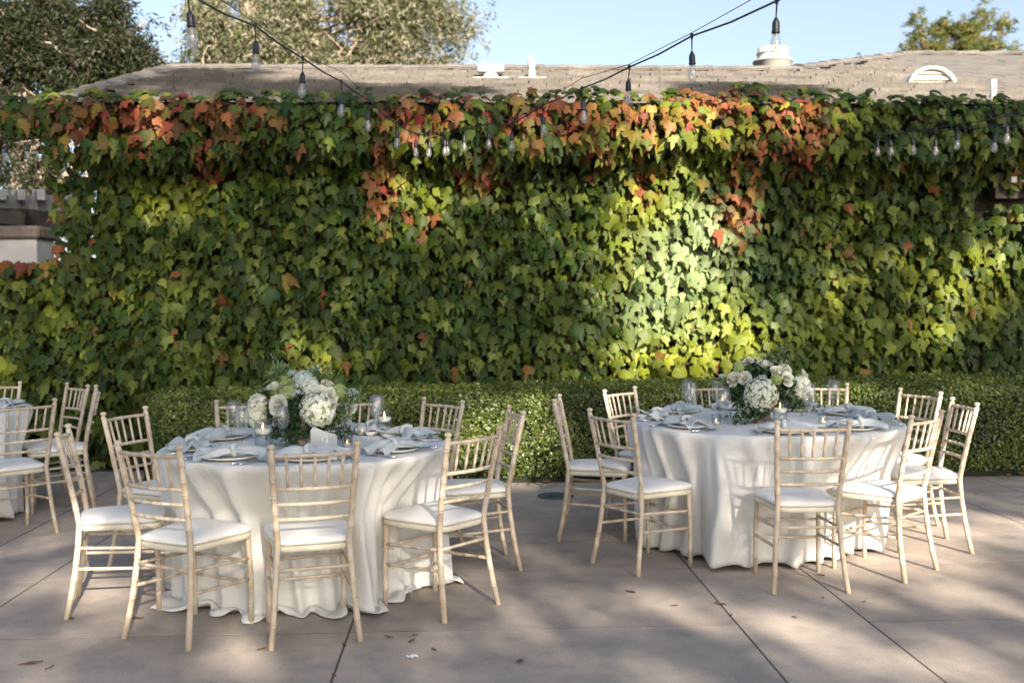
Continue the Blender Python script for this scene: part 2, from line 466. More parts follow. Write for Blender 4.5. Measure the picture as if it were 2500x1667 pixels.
for k in range(3):
    b = MB(); rr = random.Random(k)
    nx = 5
    def fn(u, v):
        x = (u - 0.5) * (TWd - 0.006); y = (v - 0.5) * 0.40
        z = 0.066 - 0.054 * v + 0.004 * math.sin(u * PI * 4 + k) + (0.001 * rr.uniform(-1, 1))
        return (x, y, z)
    tv = [fn(i / nx, j) for j in (0, 1) for i in range(nx + 1)]
    bv = [(x, y, z - 0.05) for x, y, z in tv]
    n = nx + 1
    fs = [(i, i + 1, n + i + 1, n + i) for i in range(nx)] + [(2 * n + i, 2 * n + n + i, 2 * n + n + i + 1, 2 * n + i + 1) for i in range(nx)]
    fs += [(i, 2 * n + i, 2 * n + i + 1, i + 1) for i in range(nx)]
    fs += [(0, n, 3 * n, 2 * n), (nx, 2 * n + nx, 3 * n + nx, n + nx)]
    b.add(tv + bv, fs, False)
    tile_me.append(b.mesh('roof_tile', M_TILE))
def in_roof(s_, t_):
    f = (t_ - T_EAVE) / (TR1 - T_EAVE)
    if t_ <= TR1 + 0.02: return s_ > S_LEFT0 + (S_LEFT1 - S_LEFT0) * f + TWd * 0.4 and s_ < S_END
    ff = (t_ - TR1) / (TR2 - TR1)
    return s_ > r2[0] + (r3[0] - r2[0]) * ff + 0.12 and s_ < S_END and t_ < TR2 - 0.05
row = 0; t_ = T_EAVE + 0.1; ntile = 0
S_VIS = 9.0
tiles = []
while t_ < TR2:
    s_ = S_LEFT0 - 0.5 + (0.5 if row % 2 else 0) * TWd
    while s_ < S_VIS:
        if in_roof(s_, t_): tiles.append((s_, t_, row))
        s_ += TWd
    row += 1; t_ += dT
print('tiles', len(tiles))
tiles.sort(key=lambda a: abs(a[0]))
rest = MB()
for i, (s_, t_, row) in enumerate(tiles):
    o_rot = (ang + random.uniform(-0.01, 0.01), 0, random.uniform(-0.012, 0.012))
    p = rp(s_ + random.uniform(-0.004, 0.004), t_, 0.012 + random.uniform(0, 0.006))
    if i < 300:
        link('roof_tile', tile_me[i % 3], ro, p, o_rot)
    else:
        M = Matrix.Rotation(ang, 3, 'X')
        rest.box((p[0], p[1], p[2] + 0.018), (TWd - 0.006, 0.40, 0.026), M=M)
if rest.v: setp(rest.build('outer_roof_tiles', M_TILE, ro), kind='stuff')
# ridge, hip and rake caps
def cap_mesh():
    b = MB()
    def fn(u, v):
        a = (u - 0.5) * PI * 0.95; return (math.sin(a) * 0.115, (v - 0.5) * 0.42, math.cos(a) * 0.062 + 0.018 * (1 - v) - 0.02)
    b.grid(fn, 6, 1)
    n = len(b.v); b.add([(x, y, z - 0.02) for x, y, z in b.v], [tuple(reversed(tuple(f))) for f in b.f])
    b.add([b.v[i] for i in range(7)] + [b.v[n + i] for i in range(7)], [(i, 7 + i, 8 + i, i + 1) for i in range(6)], False)
    return b.mesh('ridge_tile', M_TILE)
cap_me = cap_mesh()
def caps(p0, p1):
    p0, p1 = Vector(p0), Vector(p1); L = (p1 - p0).length; n = max(1, round(L / 0.36)); d = (p1 - p0) / n
    rx = math.atan2(d.z, math.hypot(d.x, d.y)); rz = math.atan2(-d.x, d.y)
    for k in range(n):
        c = p0 + d * (k + 0.5)
        link('ridge_tile', cap_me, ro, c + Vector((0, 0, 0.045 + random.uniform(-0.006, 0.006))), (rx, 0, rz + random.uniform(-0.03, 0.03)))
caps(rp(r2[0], TR1), rp(S_LEFT1, TR1)); caps(rp(r2[0] - 0.1, TR1), rp(r3[0], TR2)); caps(rp(S_VIS, TR2), rp(r3[0], TR2))
caps(rp(S_LEFT0, T_EAVE), rp(S_LEFT1, TR1))
# roof fittings
def fit(px, py): return loc_b(at_roof(px, py))
m1 = 2500.0
p = fit(1198, 203); dep = (p.y + 10.2); sc_ = dep / 2500
b = MB(); b.box((p.x, p.y, p.z + 0.02), (85 * sc_, 0.3, 0.03)); b.lathe([(19 * sc_, 0), (19 * sc_, 16 * sc_), (13 * sc_, 24 * sc_)], 14, (p.x, p.y, p.z))
b.box((p.x, p.y, p.z + 34 * sc_), (63 * sc_, 0.14, 19 * sc_), bev=0.01); b.build('roof_vent', M_WHITE, bld)
p = fit(1298, 203)
b = MB(); b.box((p.x, p.y, p.z + 0.02), (66 * sc_, 0.3, 0.03)); b.lathe([(10 * sc_, 0), (10 * sc_, 31 * sc_)], 12, (p.x, p.y, p.z)); b.build('vent_pipe', M_GREYM, bld)
b = MB(); b.lathe([(0, 62 * sc_), (9 * sc_, 62 * sc_), (9 * sc_, 31 * sc_), (0, 31 * sc_)], 12, (p.x, p.y, p.z)); b.build('pipe_cap', M_WHITE, bld)
# chimney: round white flue behind the ridge
pw = at_t(1886, 184, TR1 + 0.6); p = loc_b(pw); sc_ = (p.y + 10.2) / 2500
b = MB()
b.lathe([(46 * sc_, -0.5), (46 * sc_, 30 * sc_), (48 * sc_, 30 * sc_), (48 * sc_, 34 * sc_), (40 * sc_, 35 * sc_), (38 * sc_, 39 * sc_), (37 * sc_, 41 * sc_), (37 * sc_, 50 * sc_), (38.5 * sc_, 50 * sc_), (38.5 * sc_, 54 * sc_), (36 * sc_, 54 * sc_), (36 * sc_, 64 * sc_), (30 * sc_, 66 * sc_), (0, 66 * sc_)], 28, (p.x, p.y, p.z))
b.build('chimney', M_WHITE, bld)
# half-round dormer vent
p = fit(2276, 214); sc_ = (p.y + 10.2) / 2500; R = 62 * sc_
dv = MB(); segs = 16
def arch(r, y, zs=0.84): return [(p.x + r * math.cos(PI * k / segs), p.y + y, p.z + zs * r * math.sin(PI * k / segs)) for k in range(segs + 1)]
a0, a1, a2 = arch(R, -0.02), arch(R * 0.87, -0.02), arch(R, 0.95)
n = segs + 1
dv.add(a0 + a1, [(k, k + 1, n + k + 1, n + k) for k in range(segs)], False)
dv.add(a0 + a2, [(k, n + k, n + k + 1, k + 1) for k in range(segs)], True)
a3 = arch(R * 0.87, 0.12); dv.add(a1 + a3, [(k, k + 1, n + k + 1, n + k) for k in range(segs)], True)
dvo = dv.build('dormer_vent', M_WHITE, bld)
b = MB(); b.add([(p.x, p.y + 0.12, p.z)] + a3, [(0, k + 1, k + 2) for k in range(segs)], False); b.build('vent_backing', M_DARKW, dvo)
for k in range(3):
    zz = 0.12 + 0.27 * k; hw = R * 0.86 * math.sqrt(max(0.02, 1 - (zz + 0.1) ** 2))
    b = MB(); b.box((0, 0, 0), (2 * hw, 0.02, R * 0.19), M=Matrix.Rotation(-0.5, 3, 'X')); b.build('louvre_slat', M_WHITE, dvo, loc=(p.x, p.y + 0.04, p.z + R * 0.84 * (zz + 0.09)))
p = fit(2425, 257); sc_ = (p.y + 10.2) / 2500
b = MB(); b.lathe([(14 * sc_, 0), (10 * sc_, 12 * sc_), (9 * sc_, 26 * sc_)], 12, (p.x, p.y, p.z)); b.build('pipe_flashing', M_GREYM, bld)
b = MB(); b.lathe([(7.5 * sc_, 20 * sc_), (7.5 * sc_, 62 * sc_), (0, 62 * sc_)], 12, (p.x, p.y, p.z)); b.build('vent_pipe', M_WHITE, bld)

# ================================================================== CREEPER
T_IVY = 9.78
bumpA, bumpB, bumpC = field(3, 8, 0.15, 0.6), field(4, 9, 0.7, 1.8), field(5, 9, 1.5, 3.5)
def sm(x, a, b):
    x = np.clip((np.asarray(x, float) - a) / (b - a), 0, 1); return x * x * (3 - 2 * x)
def ivy_t(s_, z_):
    z_ = np.asarray(z_, float)
    lip = 2.78 + 0.12 * bumpA(s_, 0 * z_)
    o = T_IVY - 0.42 * sm(z_, lip, lip + 0.18) + 0.22 * sm(z_, 3.3, 3.6)
    o = o - 0.16 * (bumpA(s_, z_) ) - 0.13 * bumpB(s_, z_ * 0.8) - 0.05 * bumpC(s_, z_)
    o = o - 0.10 * sm(z_, 1.6, 0.6)
    return np.minimum(o, 10.05)
S_IVL = st(at_t(150 * K, 450 * K, T_IVY))[0]       # left edge of the tall part
S_TOPL = st(at_t(38 * K, 300 * K, T_IVY))[0]
Z_LOW = at_t(80 * K, 597 * K, T_IVY).z              # top of low part on the left
edgeN = field(8, 6, 0.3, 1.6)
def ivy_in(s_, z_):
    ztop = 3.50 + 0.05 * edgeN(s_, 0 * z_) + 0.05 * edgeN(s_ * 3, 2 + 0 * z_)
    ztop = ztop + 0.07 * np.exp(-((s_ - 2.9) / 0.7) ** 2) - 0.03 * sm(s_, 3.4, 5)
    left = S_IVL + 0.13 * edgeN(z_ * 2, 5 + 0 * z_)
    tall = (z_ < ztop) & ((s_ > left - 0.10) | ((z_ > 2.75 + 0.35 * (s_ < S_IVL - 0.1)) & (s_ > S_TOPL + 0.08 * edgeN(z_ * 3, 1 + 0 * z_))))
    low = (s_ <= left + 0.2) & (z_ < Z_LOW + 0.08 * edgeN(s_ * 2, 9 + 0 * z_) + 0.25 * sm(s_, S_IVL - 0.3, S_IVL))
    notch = (s_ > 4.86) & (z_ > 2.46) & (z_ < 2.64)
    hole = (((s_ - 5.0) / 0.12) ** 2 + ((z_ - 2.40) / 0.06) ** 2 < 1)
    return (tall | low) & ~notch & ~hole & (s_ > -6.6) & (s_ < 6.6)
def wallblob(cx, cy, rx, ry):
    p = at_t(cx * K, cy * K, T_IVY); s_ = st(p)[0]; m = K * T_IVY / 2500
    return s_, p.z, rx * m, ry * m
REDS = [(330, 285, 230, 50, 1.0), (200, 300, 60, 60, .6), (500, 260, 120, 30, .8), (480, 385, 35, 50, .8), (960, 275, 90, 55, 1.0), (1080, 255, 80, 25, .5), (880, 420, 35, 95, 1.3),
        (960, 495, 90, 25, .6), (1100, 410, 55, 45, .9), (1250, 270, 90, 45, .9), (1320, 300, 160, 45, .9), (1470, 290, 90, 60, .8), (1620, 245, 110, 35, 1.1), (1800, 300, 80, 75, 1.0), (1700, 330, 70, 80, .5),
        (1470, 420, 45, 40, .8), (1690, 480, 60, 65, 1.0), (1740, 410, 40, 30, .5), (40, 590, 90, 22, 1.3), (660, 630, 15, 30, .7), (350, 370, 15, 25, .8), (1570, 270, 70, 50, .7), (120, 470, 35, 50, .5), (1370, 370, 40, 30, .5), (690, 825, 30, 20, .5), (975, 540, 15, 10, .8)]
YEL_SUN = [(380, 460, 100, 40, .6), (440, 800, 60, 40, .3), (90, 700, 60, 50, .5), (990, 420, 80, 80, .4), (1520, 450, 100, 90, .5), (1700, 760, 140, 120, .9), (1560, 820, 200, 60, .9), (1480, 480, 80, 60, .9), (1440, 590, 60, 80, .6), (740, 820, 60, 50, .6), (1900, 720, 160, 140, .5), (2180, 640, 140, 90, .5), (1930, 270, 120, 60, .3), (1950, 480, 60, 40, .4), (2120, 740, 80, 60, .6), (2260, 700, 50, 60, .7), (330, 640, 120, 40, .3), (20, 830, 30, 40, .6), (1500, 300, 250, 60, .5)]  # yellow leaves; in the sun patch their brighter colour also imitates sunlight
PALE_SUN = [(1570, 600, 110, 110, 1.), (1620, 500, 90, 60, .9), (1500, 700, 90, 80, .7), (1600, 720, 80, 60, .5), (1520, 340, 60, 40, .4)]  # pale leaf colour puts sunlight into the wall's bright patch
BLUE_SHADE = [(1770, 650, 90, 150, 0.9), (400, 800, 60, 40, .5), (2280, 780, 120, 60, .5), (1800, 810, 140, 40, .6), (1150, 700, 120, 120, .35), (1330, 780, 80, 60, .4)]  # dark leaf colour; beside the sun patch it carries the painted shadow
def blobw(L, s_, z_):
    o = np.zeros(len(s_))
    for cx, cy, rx, ry, w in L:
        a, b_, c, d_ = wallblob(cx, cy, rx, ry)
        o = np.maximum(o, w * np.exp(-(((s_ - a) / c) ** 2 + ((z_ - b_) / d_) ** 2) * 0.9))
    return o
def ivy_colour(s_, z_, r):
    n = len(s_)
    red, yel, blu = blobw(REDS, s_, z_), blobw(YEL_SUN, s_, z_), blobw(BLUE_SHADE, s_, z_)
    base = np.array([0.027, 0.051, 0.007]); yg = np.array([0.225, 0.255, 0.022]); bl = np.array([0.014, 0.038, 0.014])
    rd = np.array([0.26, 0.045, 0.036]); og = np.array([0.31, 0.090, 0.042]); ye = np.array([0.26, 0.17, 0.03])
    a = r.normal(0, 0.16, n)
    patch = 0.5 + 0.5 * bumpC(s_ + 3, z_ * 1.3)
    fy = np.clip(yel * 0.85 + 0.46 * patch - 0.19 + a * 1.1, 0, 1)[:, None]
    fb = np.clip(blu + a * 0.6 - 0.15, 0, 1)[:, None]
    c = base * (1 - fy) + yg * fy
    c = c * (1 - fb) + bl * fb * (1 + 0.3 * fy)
    fp = np.clip(blobw(PALE_SUN, s_, z_) + a * 0.8 - 0.1, 0, 1)[:, None]
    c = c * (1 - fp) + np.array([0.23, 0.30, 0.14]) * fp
    fr = np.clip((red - 0.33 + r.normal(0, 0.28, n)) * 2.0, 0, 1)
    fr = np.where((red < 0.15) & (r.random(n) < 0.985), 0, fr)
    fr = np.where(r.random(n) < 0.010, 0.7, fr)[:, None]
    kind = r.random(n)[:, None]
    rc = np.where(kind < 0.55, rd, np.where(kind < 0.9, og, ye))
    mott = r.uniform(0.6, 1.0, n)[:, None]
    c = c * (1 - fr * mott) + rc * fr * mott
    c = c * r.uniform(0.72, 1.25, (n, 1))
    return c
def leaf_shape(rr):
    """three-lobed leaf, base at origin, tip at y=-1; returns verts, tris, vein weight"""
    w = rr.uniform(0.38, 0.48); lobe = rr.uniform(-0.24, -0.06); sh = rr.uniform(-0.50, -0.38)
    half = [(0.20, 0.14), (w * 0.82, 0.09), (w * 1.02, -0.12), (w * 1.08, lobe - 0.12), (w * 1.05, lobe - 0.36), (0.25, sh - 0.06), (0.15, -0.82)]
    mid = [(0, 0.0), (0, -0.35), (0, -0.70), (0, -1.18)]
    V = [(x, y) for x, y in mid]; F = []
    for sgn in (1, -1):
        b0 = len(V); V += [(sgn * (x + rr.uniform(-.03, .03)), y + rr.uniform(-.03, .03)) for x, y in half]
        t = [(0, b0, b0 + 1), (0, b0 + 1, 1), (1, b0 + 1, b0 + 2), (1, b0 + 2, b0 + 3), (1, b0 + 3, b0 + 4), (1, b0 + 4, 2), (2, b0 + 4, b0 + 5), (2, b0 + 5, b0 + 6), (2, b0 + 6, 3)]
        F += [f if sgn < 0 else (f[0], f[2], f[1]) for f in t]
    V = np.array([(x, y, -0.50 * abs(x) ** 1.2 - 0.16 * max(0, -y - 0.1) ** 1.8 + rr.uniform(-.02, .02)) for x, y in V])
    vein = np.array([1.0] * 4 + [0.0] * (len(V) - 4))
    return V, np.array(F), vein
SHP = [leaf_shape(random.Random(k)) for k in range(6)]
def frames(nrm, tip):
    """rows: x axis, y axis (away from tip), z normal"""
    nrm = nrm / np.linalg.norm(nrm, axis=1)[:, None]
    y = -(tip - (tip * nrm).sum(1)[:, None] * nrm); y /= np.linalg.norm(y, axis=1)[:, None]
    x = np.cross(y, nrm); return x, y, nrm
rI = np.random.default_rng(21)
def scatter(sp, jit, deep, smin, smax):
    ss, zz = np.meshgrid(np.arange(-6.6, 6.6, sp), np.arange(0.05, 3.75, sp * 0.95))
    ss = ss.ravel() + rI.uniform(-jit, jit, ss.size) * sp; zz = zz.ravel() + rI.uniform(-jit, jit, zz.size) * sp
    k = ivy_in(ss, zz); ss, zz = ss[k], zz[k]
    zz_hidden = (zz < 0.55) & (ss > -2.9); ss, zz = ss[~zz_hidden], zz[~zz_hidden]
    t = ivy_t(ss, zz) + deep + rI.normal(0, 0.05, len(ss))
    small = 0.5 + 0.5 * bumpC(ss * 0.7 + 1, zz * 0.7 + 4)
    size = smin + (smax - smin) * np.clip(0.15 + 0.7 * small + rI.normal(0, 0.2, len(ss)), 0, 1)
    return ss, zz, t, size
L1 = scatter(0.071, 1.1, 0.0, 0.062, 0.165); L2 = scatter(0.086, 1.1, 0.10, 0.07, 0.14); L3 = scatter(0.3, 0.6, 0.2, 0.1, 0.16)
ss = np.concatenate([L1[0], L2[0], L3[0]]); zz = np.concatenate([L1[1], L2[1], L3[1]]); tt = np.concatenate([L1[2], L2[2], L3[2]]); sz = np.concatenate([L1[3], L2[3], L3[3]])
nI = len(ss)
# outward normal follows the surface, leaves hang like shingles
eps = 0.05
gs = (ivy_t(ss + eps, zz) - ivy_t(ss - eps, zz)) / (2 * eps); gz = (ivy_t(ss, zz + eps) - ivy_t(ss, zz - eps)) / (2 * eps)
nrm = np.stack([gs * 0.6, -np.ones(nI), np.clip(gz, -0.6, 1.2) * 0.7 + 0.34], 1)
nrm += rI.normal(0, 1, (nI, 3)) * np.array([0.34, 0.12, 0.30])
topm = zz > 3.38; nrm[topm, 2] += 0.9
tip = np.stack([rI.normal(0, 0.42, nI), -0.35 * np.ones(nI), -np.ones(nI)], 1)
X, Y, Z = frames(nrm, tip)
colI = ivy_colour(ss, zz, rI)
# hidden dead/dark leaves deeper
P = np.stack([ss, tt, zz], 1)
redness = (colI[:, 0] > colI[:, 1] * 1.4)[:, None]
col2 = np.where(redness, colI[:, ::1] * np.array([0.8, 1.9, 0.7]), colI * np.array([1.5, 1.15, 0.9])) * rI.uniform(0.6, 1.3, (nI, 1))
ivy = empty('creeper', W(0, 9.8, 0), TH, 'creeper with green, yellow and red autumn leaves covering the whole building front', 'creeper')
infrm = (ss > -4.6) & (ss < 5.2) & (zz > 0.9) & (zz < 3.4) & (np.arange(nI) < len(L1[0]))
score = np.where(infrm, sz * (1.5 + Z[:, 1] * -1.0) - (tt - T_IVY) * 0.3, -9)
pick = np.argsort(-score)[:900]; pick = pick[rI.permutation(900)[:300]]
isp = np.zeros(nI, bool); isp[pick] = True
def leaf_verts(i_idx, shp):
    V, F, vein = shp
    n = len(i_idx)
    vv = V[None] * sz[i_idx][:, None, None]
    w = vv[:, :, 0:1] * X[i_idx][:, None] + vv[:, :, 1:2] * Y[i_idx][:, None] + vv[:, :, 2:3] * Z[i_idx][:, None]
    w = w + (P[i_idx] - np.array([0, 9.8, 0]))[:, None]
    c = colI[i_idx][:, None] * (1 + 0.28 * vein[None, :, None]) * np.ones((n, len(V), 1))
    # blotches: lobes drift toward a second tone
    w2 = np.clip(rI.random((n, len(V), 1)) * 1.1 - 0.35, 0, 1) * (1 - 0.7 * vein[None, :, None])
    c = c * (1 - w2) + col2[i_idx][:, None] * w2
    f = F[None] + (np.arange(n) * len(V))[:, None, None]
    return w.reshape(-1, 3), f.reshape(-1, 3), c.reshape(-1, 3)
shp_id = rI.integers(0, 6, nI)
VV = []; FF = []; CC = []; off = 0
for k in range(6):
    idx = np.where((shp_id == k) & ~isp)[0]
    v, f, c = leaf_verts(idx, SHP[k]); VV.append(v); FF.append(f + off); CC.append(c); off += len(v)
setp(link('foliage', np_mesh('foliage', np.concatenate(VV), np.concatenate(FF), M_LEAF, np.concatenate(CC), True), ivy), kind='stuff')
pal = {}
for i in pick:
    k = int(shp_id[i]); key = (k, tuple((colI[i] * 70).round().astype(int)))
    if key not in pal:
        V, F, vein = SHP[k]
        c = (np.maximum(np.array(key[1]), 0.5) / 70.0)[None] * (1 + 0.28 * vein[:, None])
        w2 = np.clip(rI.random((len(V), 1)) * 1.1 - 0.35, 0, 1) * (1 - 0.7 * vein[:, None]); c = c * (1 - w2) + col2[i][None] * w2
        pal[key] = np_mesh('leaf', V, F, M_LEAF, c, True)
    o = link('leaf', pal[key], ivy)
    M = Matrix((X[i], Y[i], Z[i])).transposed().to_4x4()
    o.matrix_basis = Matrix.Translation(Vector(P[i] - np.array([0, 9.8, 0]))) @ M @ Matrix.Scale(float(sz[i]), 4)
print('ivy leaves', nI, 'palette', len(pal))
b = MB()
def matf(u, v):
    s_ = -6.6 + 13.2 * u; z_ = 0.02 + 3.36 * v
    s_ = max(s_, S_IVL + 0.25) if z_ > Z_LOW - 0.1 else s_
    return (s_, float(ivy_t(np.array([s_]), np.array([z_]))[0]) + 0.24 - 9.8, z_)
b.grid(matf, 110, 30); b.build('twig_mat', M_GAPSHADE, ivy)  # dark sheet added behind the leaves so the gaps look shaded
# woody stems of the creeper behind the leaves
b = MB()
for k in range(26):
    s_ = S_IVL + 0.5 + k * 0.36 + random.uniform(-.1, .1); pts = []; s2 = s_
    for j in range(9):
        z_ = j * 0.42; pts.append((s2, 0.20 + random.uniform(-.04, .04), z_)); s2 += random.uniform(-.13, .13)
    b.tube(pts, [0.022 - 0.0018 * j for j in range(9)], 5)
b.build('stem', M_BARKD, ivy)
# low garden wall at the left that carries the lower creeper
b = MB(); b.box((-7.0 - S_IVL * 0 + 0.0, 0, 0), (4.0, 0.22, Z_LOW - 0.05))
lw = b.build('garden_wall', M_STUCCO, None, loc=W(-6.35 + 0.6 + 0.0, 10.2, (Z_LOW - 0.05) / 2), rot=(0, 0, TH))
lw.data.transform(Matrix.Translation((7.0, 0, 0)))
setp(lw, 'low rendered garden wall under the creeper at the left edge', 'wall')

# ================================================================== HEDGE
HS0 = st(at_z(372, 1150, 0.5))[0]
HT0, HT1, HZ = 8.50, 9.62, 0.79
hp = at_y(370, 1000, 8.9); HS0 = st(hp)[0]
HS1 = 6.6
hedge = empty('hedge', W(0, 9.0, 0), TH, 'long clipped boxwood hedge running below the creeper wall', 'hedge')
hb1, hb2 = field(31, 8, 0.3, 1.2), field(32, 8, 1.5, 4)
def hz(s_): return HZ + 0.008 * s_ + 0.012 * hb1(s_, 0 * s_)
rH = np.random.default_rng(5)
def hedge_pts(n, face):
    if face == 'front':
        s_ = rH.uniform(HS0, HS1, n); v = rH.random(n) ** 0.9; z_ = 0.06 + v * (hz(s_) - 0.06)
        t_ = HT0 + 0.05 * hb1(s_, z_) + 0.025 * hb2(s_, z_) + 0.10 * sm(z_, 0.22, 0.04)
        nr = np.stack([0 * s_, -np.ones(n), 0.25 + 0 * s_], 1)
        # rounded shoulder
        sh = sm(z_, hz(s_) - 0.09, hz(s_)); t_ = t_ + sh ** 2 * 0.09; nr[:, 2] += sh
    elif face == 'top':
        s_ = rH.uniform(HS0, HS1, n); t_ = rH.uniform(HT0 + 0.04, HT1, n); z_ = hz(s_) + 0.010 * hb2(s_, t_) + 0.01 * rH.normal(0, 1, n)
        nr = np.stack([0 * s_, -0.3 + 0 * s_, np.ones(n)], 1)
    else:
        t_ = rH.uniform(HT0, HT1, n); z_ = rH.uniform(0.05, hz(np.full(n, HS0)), n); s_ = HS0 + 0.03 * hb2(t_, z_)
        nr = np.stack([-np.ones(n), 0 * s_, 0.2 + 0 * s_], 1)
    # rounded left corners
    cs = HS0 + 0.35; ct = HT0 + 0.35
    inc = (s_ < cs) & (t_ < ct)
    d = np.hypot(s_ - cs, t_ - ct); k = np.where(inc & (d > 0.35), 0.35 / np.maximum(d, 1e-3), 1)
    s_ = np.where(inc, cs + (s_ - cs) * k, s_); t_ = np.where(inc, ct + (t_ - ct) * k, t_)
    return np.stack([s_, t_, z_], 1), nr
HP = []; HN = []
for face, n in (('front', 62000), ('top', 46000), ('end', 8000)):
    p_, n_ = hedge_pts(n, face); HP.append(p_); HN.append(n_)
HP = np.concatenate(HP); HN = np.concatenate(HN); n = len(HP)
hx, hy, hzN = frames(HN + rH.normal(0, 0.55, (n, 3)), rH.normal(0, 1, (n, 3)))
HP = HP - hzN * 0 - (HN / np.linalg.norm(HN, axis=1)[:, None]) * (rH.random(n) ** 1.6 * 0.10)[:, None] + np.array([0, 0, 0])
hs = rH.uniform(0.011, 0.018, n)
q = np.array([(-0.6, 0, 0), (0, -1.25, 0.1), (0.6, 0, 0.0), (0, 1.0, 0.15)])
V = (q[None, :, 0:1] * hx[:, None] + q[None, :, 1:2] * hy[:, None] + q[None, :, 2:3] * hzN[:, None]) * hs[:, None, None] + HP[:, None] - np.array([0, 9.0, 0])
F = np.arange(n * 4).reshape(n, 4)
hy_ = np.clip(0.5 + 0.6 * hb1(HP[:, 0], HP[:, 2] * 2) + rH.normal(0, 0.25, n), 0, 1)[:, None]
C = np.array([0.042, 0.066, 0.013]) * (1 - hy_) + np.array([0.165, 0.195, 0.035]) * hy_
dry = rH.random(n) < 0.006; C[dry] = (0.22, 0.10, 0.06)
C = C * rH.uniform(0.7, 1.3, (n, 1))
setp(link('foliage', np_mesh('foliage', V.reshape(-1, 3), F, M_HEDGEL, np.repeat(C, 4, 0)), hedge), kind='stuff')
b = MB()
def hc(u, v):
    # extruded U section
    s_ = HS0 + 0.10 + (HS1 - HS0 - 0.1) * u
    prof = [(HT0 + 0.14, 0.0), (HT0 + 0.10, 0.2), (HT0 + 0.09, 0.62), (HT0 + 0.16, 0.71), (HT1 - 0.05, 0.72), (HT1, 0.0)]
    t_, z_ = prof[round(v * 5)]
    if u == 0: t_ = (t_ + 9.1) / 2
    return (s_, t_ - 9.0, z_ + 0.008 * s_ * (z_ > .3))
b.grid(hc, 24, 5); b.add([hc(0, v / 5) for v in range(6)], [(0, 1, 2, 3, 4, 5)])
b.build('twigs', M_CORE, hedge)  # dark core, inner shade of the hedge given as colour
# dry leaves under the hedge
pl = []
for k in range(46):
    pl.append((random.uniform(HS0, 5), HT0 + random.uniform(-0.06, 0.10), random.uniform(0.004, 0.03)))
b = MB()
for (s_, t_, z_) in pl:
    a = random.uniform(0, 6.28); r = random.uniform(0.02, 0.045); c = W(s_, t_, z_)
    v = [c + Vector((math.cos(a + k * 1.26) * r * (1.3 if k == 0 else .7), math.sin(a + k * 1.26) * r * .7, random.uniform(0, .02))) for k in range(5)]
    b.add(v, [(0, 1, 2), (0, 2, 3), (0, 3, 4)], False)
setp(b.build('dry_leaves', M_DEADL), 'dry brown leaves gathered along the foot of the hedge', 'fallen leaves', kind='stuff')

# ================================================================== BACKGROUND: pergola and pillar at left, beam at right
pg = empty('pergola', (-8.6, 14.0, 0), 0, 'white timber pergola with dark eave beyond the left end of the creeper', 'pergola')
def rel(p, o): return Vector(p) - o.location
def beam(name, p0, p1, h, dpt, mat, parent):
    p0, p1 = rel(p0, parent), rel(p1, parent); c = (p0 + p1) / 2; L = (p1 - p0).length
    b = MB(); b.box((0, 0, 0), (L, dpt, h), bev=0.01)
    d = p1 - p0
    return b.build(name, mat, parent, loc=c, rot=(0, -math.atan2(d.z, math.hypot(d.x, d.y)), math.atan2(d.y, d.x)))
yy = 14.0
def PX(x, y, d=yy): return at_y(x * K, y * K, d)
beam('beam', PX(-120, 468), PX(175, 468), 0.22, 0.12, M_SHADEW, pg)
for k, xx in enumerate((-60, 5, 50, 95)):
    beam('rafter', PX(xx, 448, 13.2), PX(xx - 14, 446, 16.5), 0.14, 0.10, M_SHADEW, pg)
beam('dark_eave', PX(-140, 500, 14.3), PX(190, 515, 14.6), 0.26, 1.2, M_DARKW, pg)
beam('dark_fascia', PX(-120, 480, 13.4), PX(60, 505, 13.7), 0.20, 0.1, M_DARKW, pg)
pp = PX(30, 560, 13.2)
pil = empty('gate_pillar', (pp.x, 13.2, 0), 0, 'white pillar with brown stone cap behind the low creeper', 'pillar')
m_ = K * 13.2 / 2500
b = MB(); b.box((0, 0, PX(30, 552, 13.2).z / 2), (150 * m_, 0.5, PX(30, 552, 13.2).z), bev=0.01); b.build('shaft', M_WHITE, pil)
b = MB(); z0, z1 = PX(30, 552, 13.2).z, PX(30, 523, 13.2).z
b.box((0, 0, (z0 + z1) / 2), (168 * m_, 0.62, z1 - z0), bev=0.03); b.build('stone_cap', M_STONE, pil)
b = MB(); p0 = PX(125, 575, 15); b.box((0, 0, 1.1), (1.6, 0.2, 2.2)); o = b.build('rear_wall', M_WHITE, None, loc=(p0.x - 0.2, 15, 0)); setp(o, 'plain white rear wall glimpsed between pillar and creeper', 'wall')
rb = at_t(2335 * K, 415 * K, 9.7)
pr = empty('beam_bracket', (rb.x, rb.y, 0), TH, 'white beam end with dark bracket poking out of the creeper at right', 'beam')
m_ = K * 9.7 / 2500
b = MB(); b.box((26 * m_, 0, rb.z - 0 + 4 * m_), (52 * m_, 0.14, 20 * m_), bev=0.005); b.build('beam_end', M_WHITE, pr)
b = MB(); b.box((-16 * m_, -0.02, rb.z + 0.0), (13 * m_, 0.12, 14 * m_), bev=0.003); b.build('block', M_WHITE, pr)
b = MB(); b.box((0, 0.12, rb.z - 10 * m_), (90 * m_, 0.16, 60 * m_)); b.build('bracket', M_DARKW, pr)  # dark panel added to look like the shaded hole by the beam

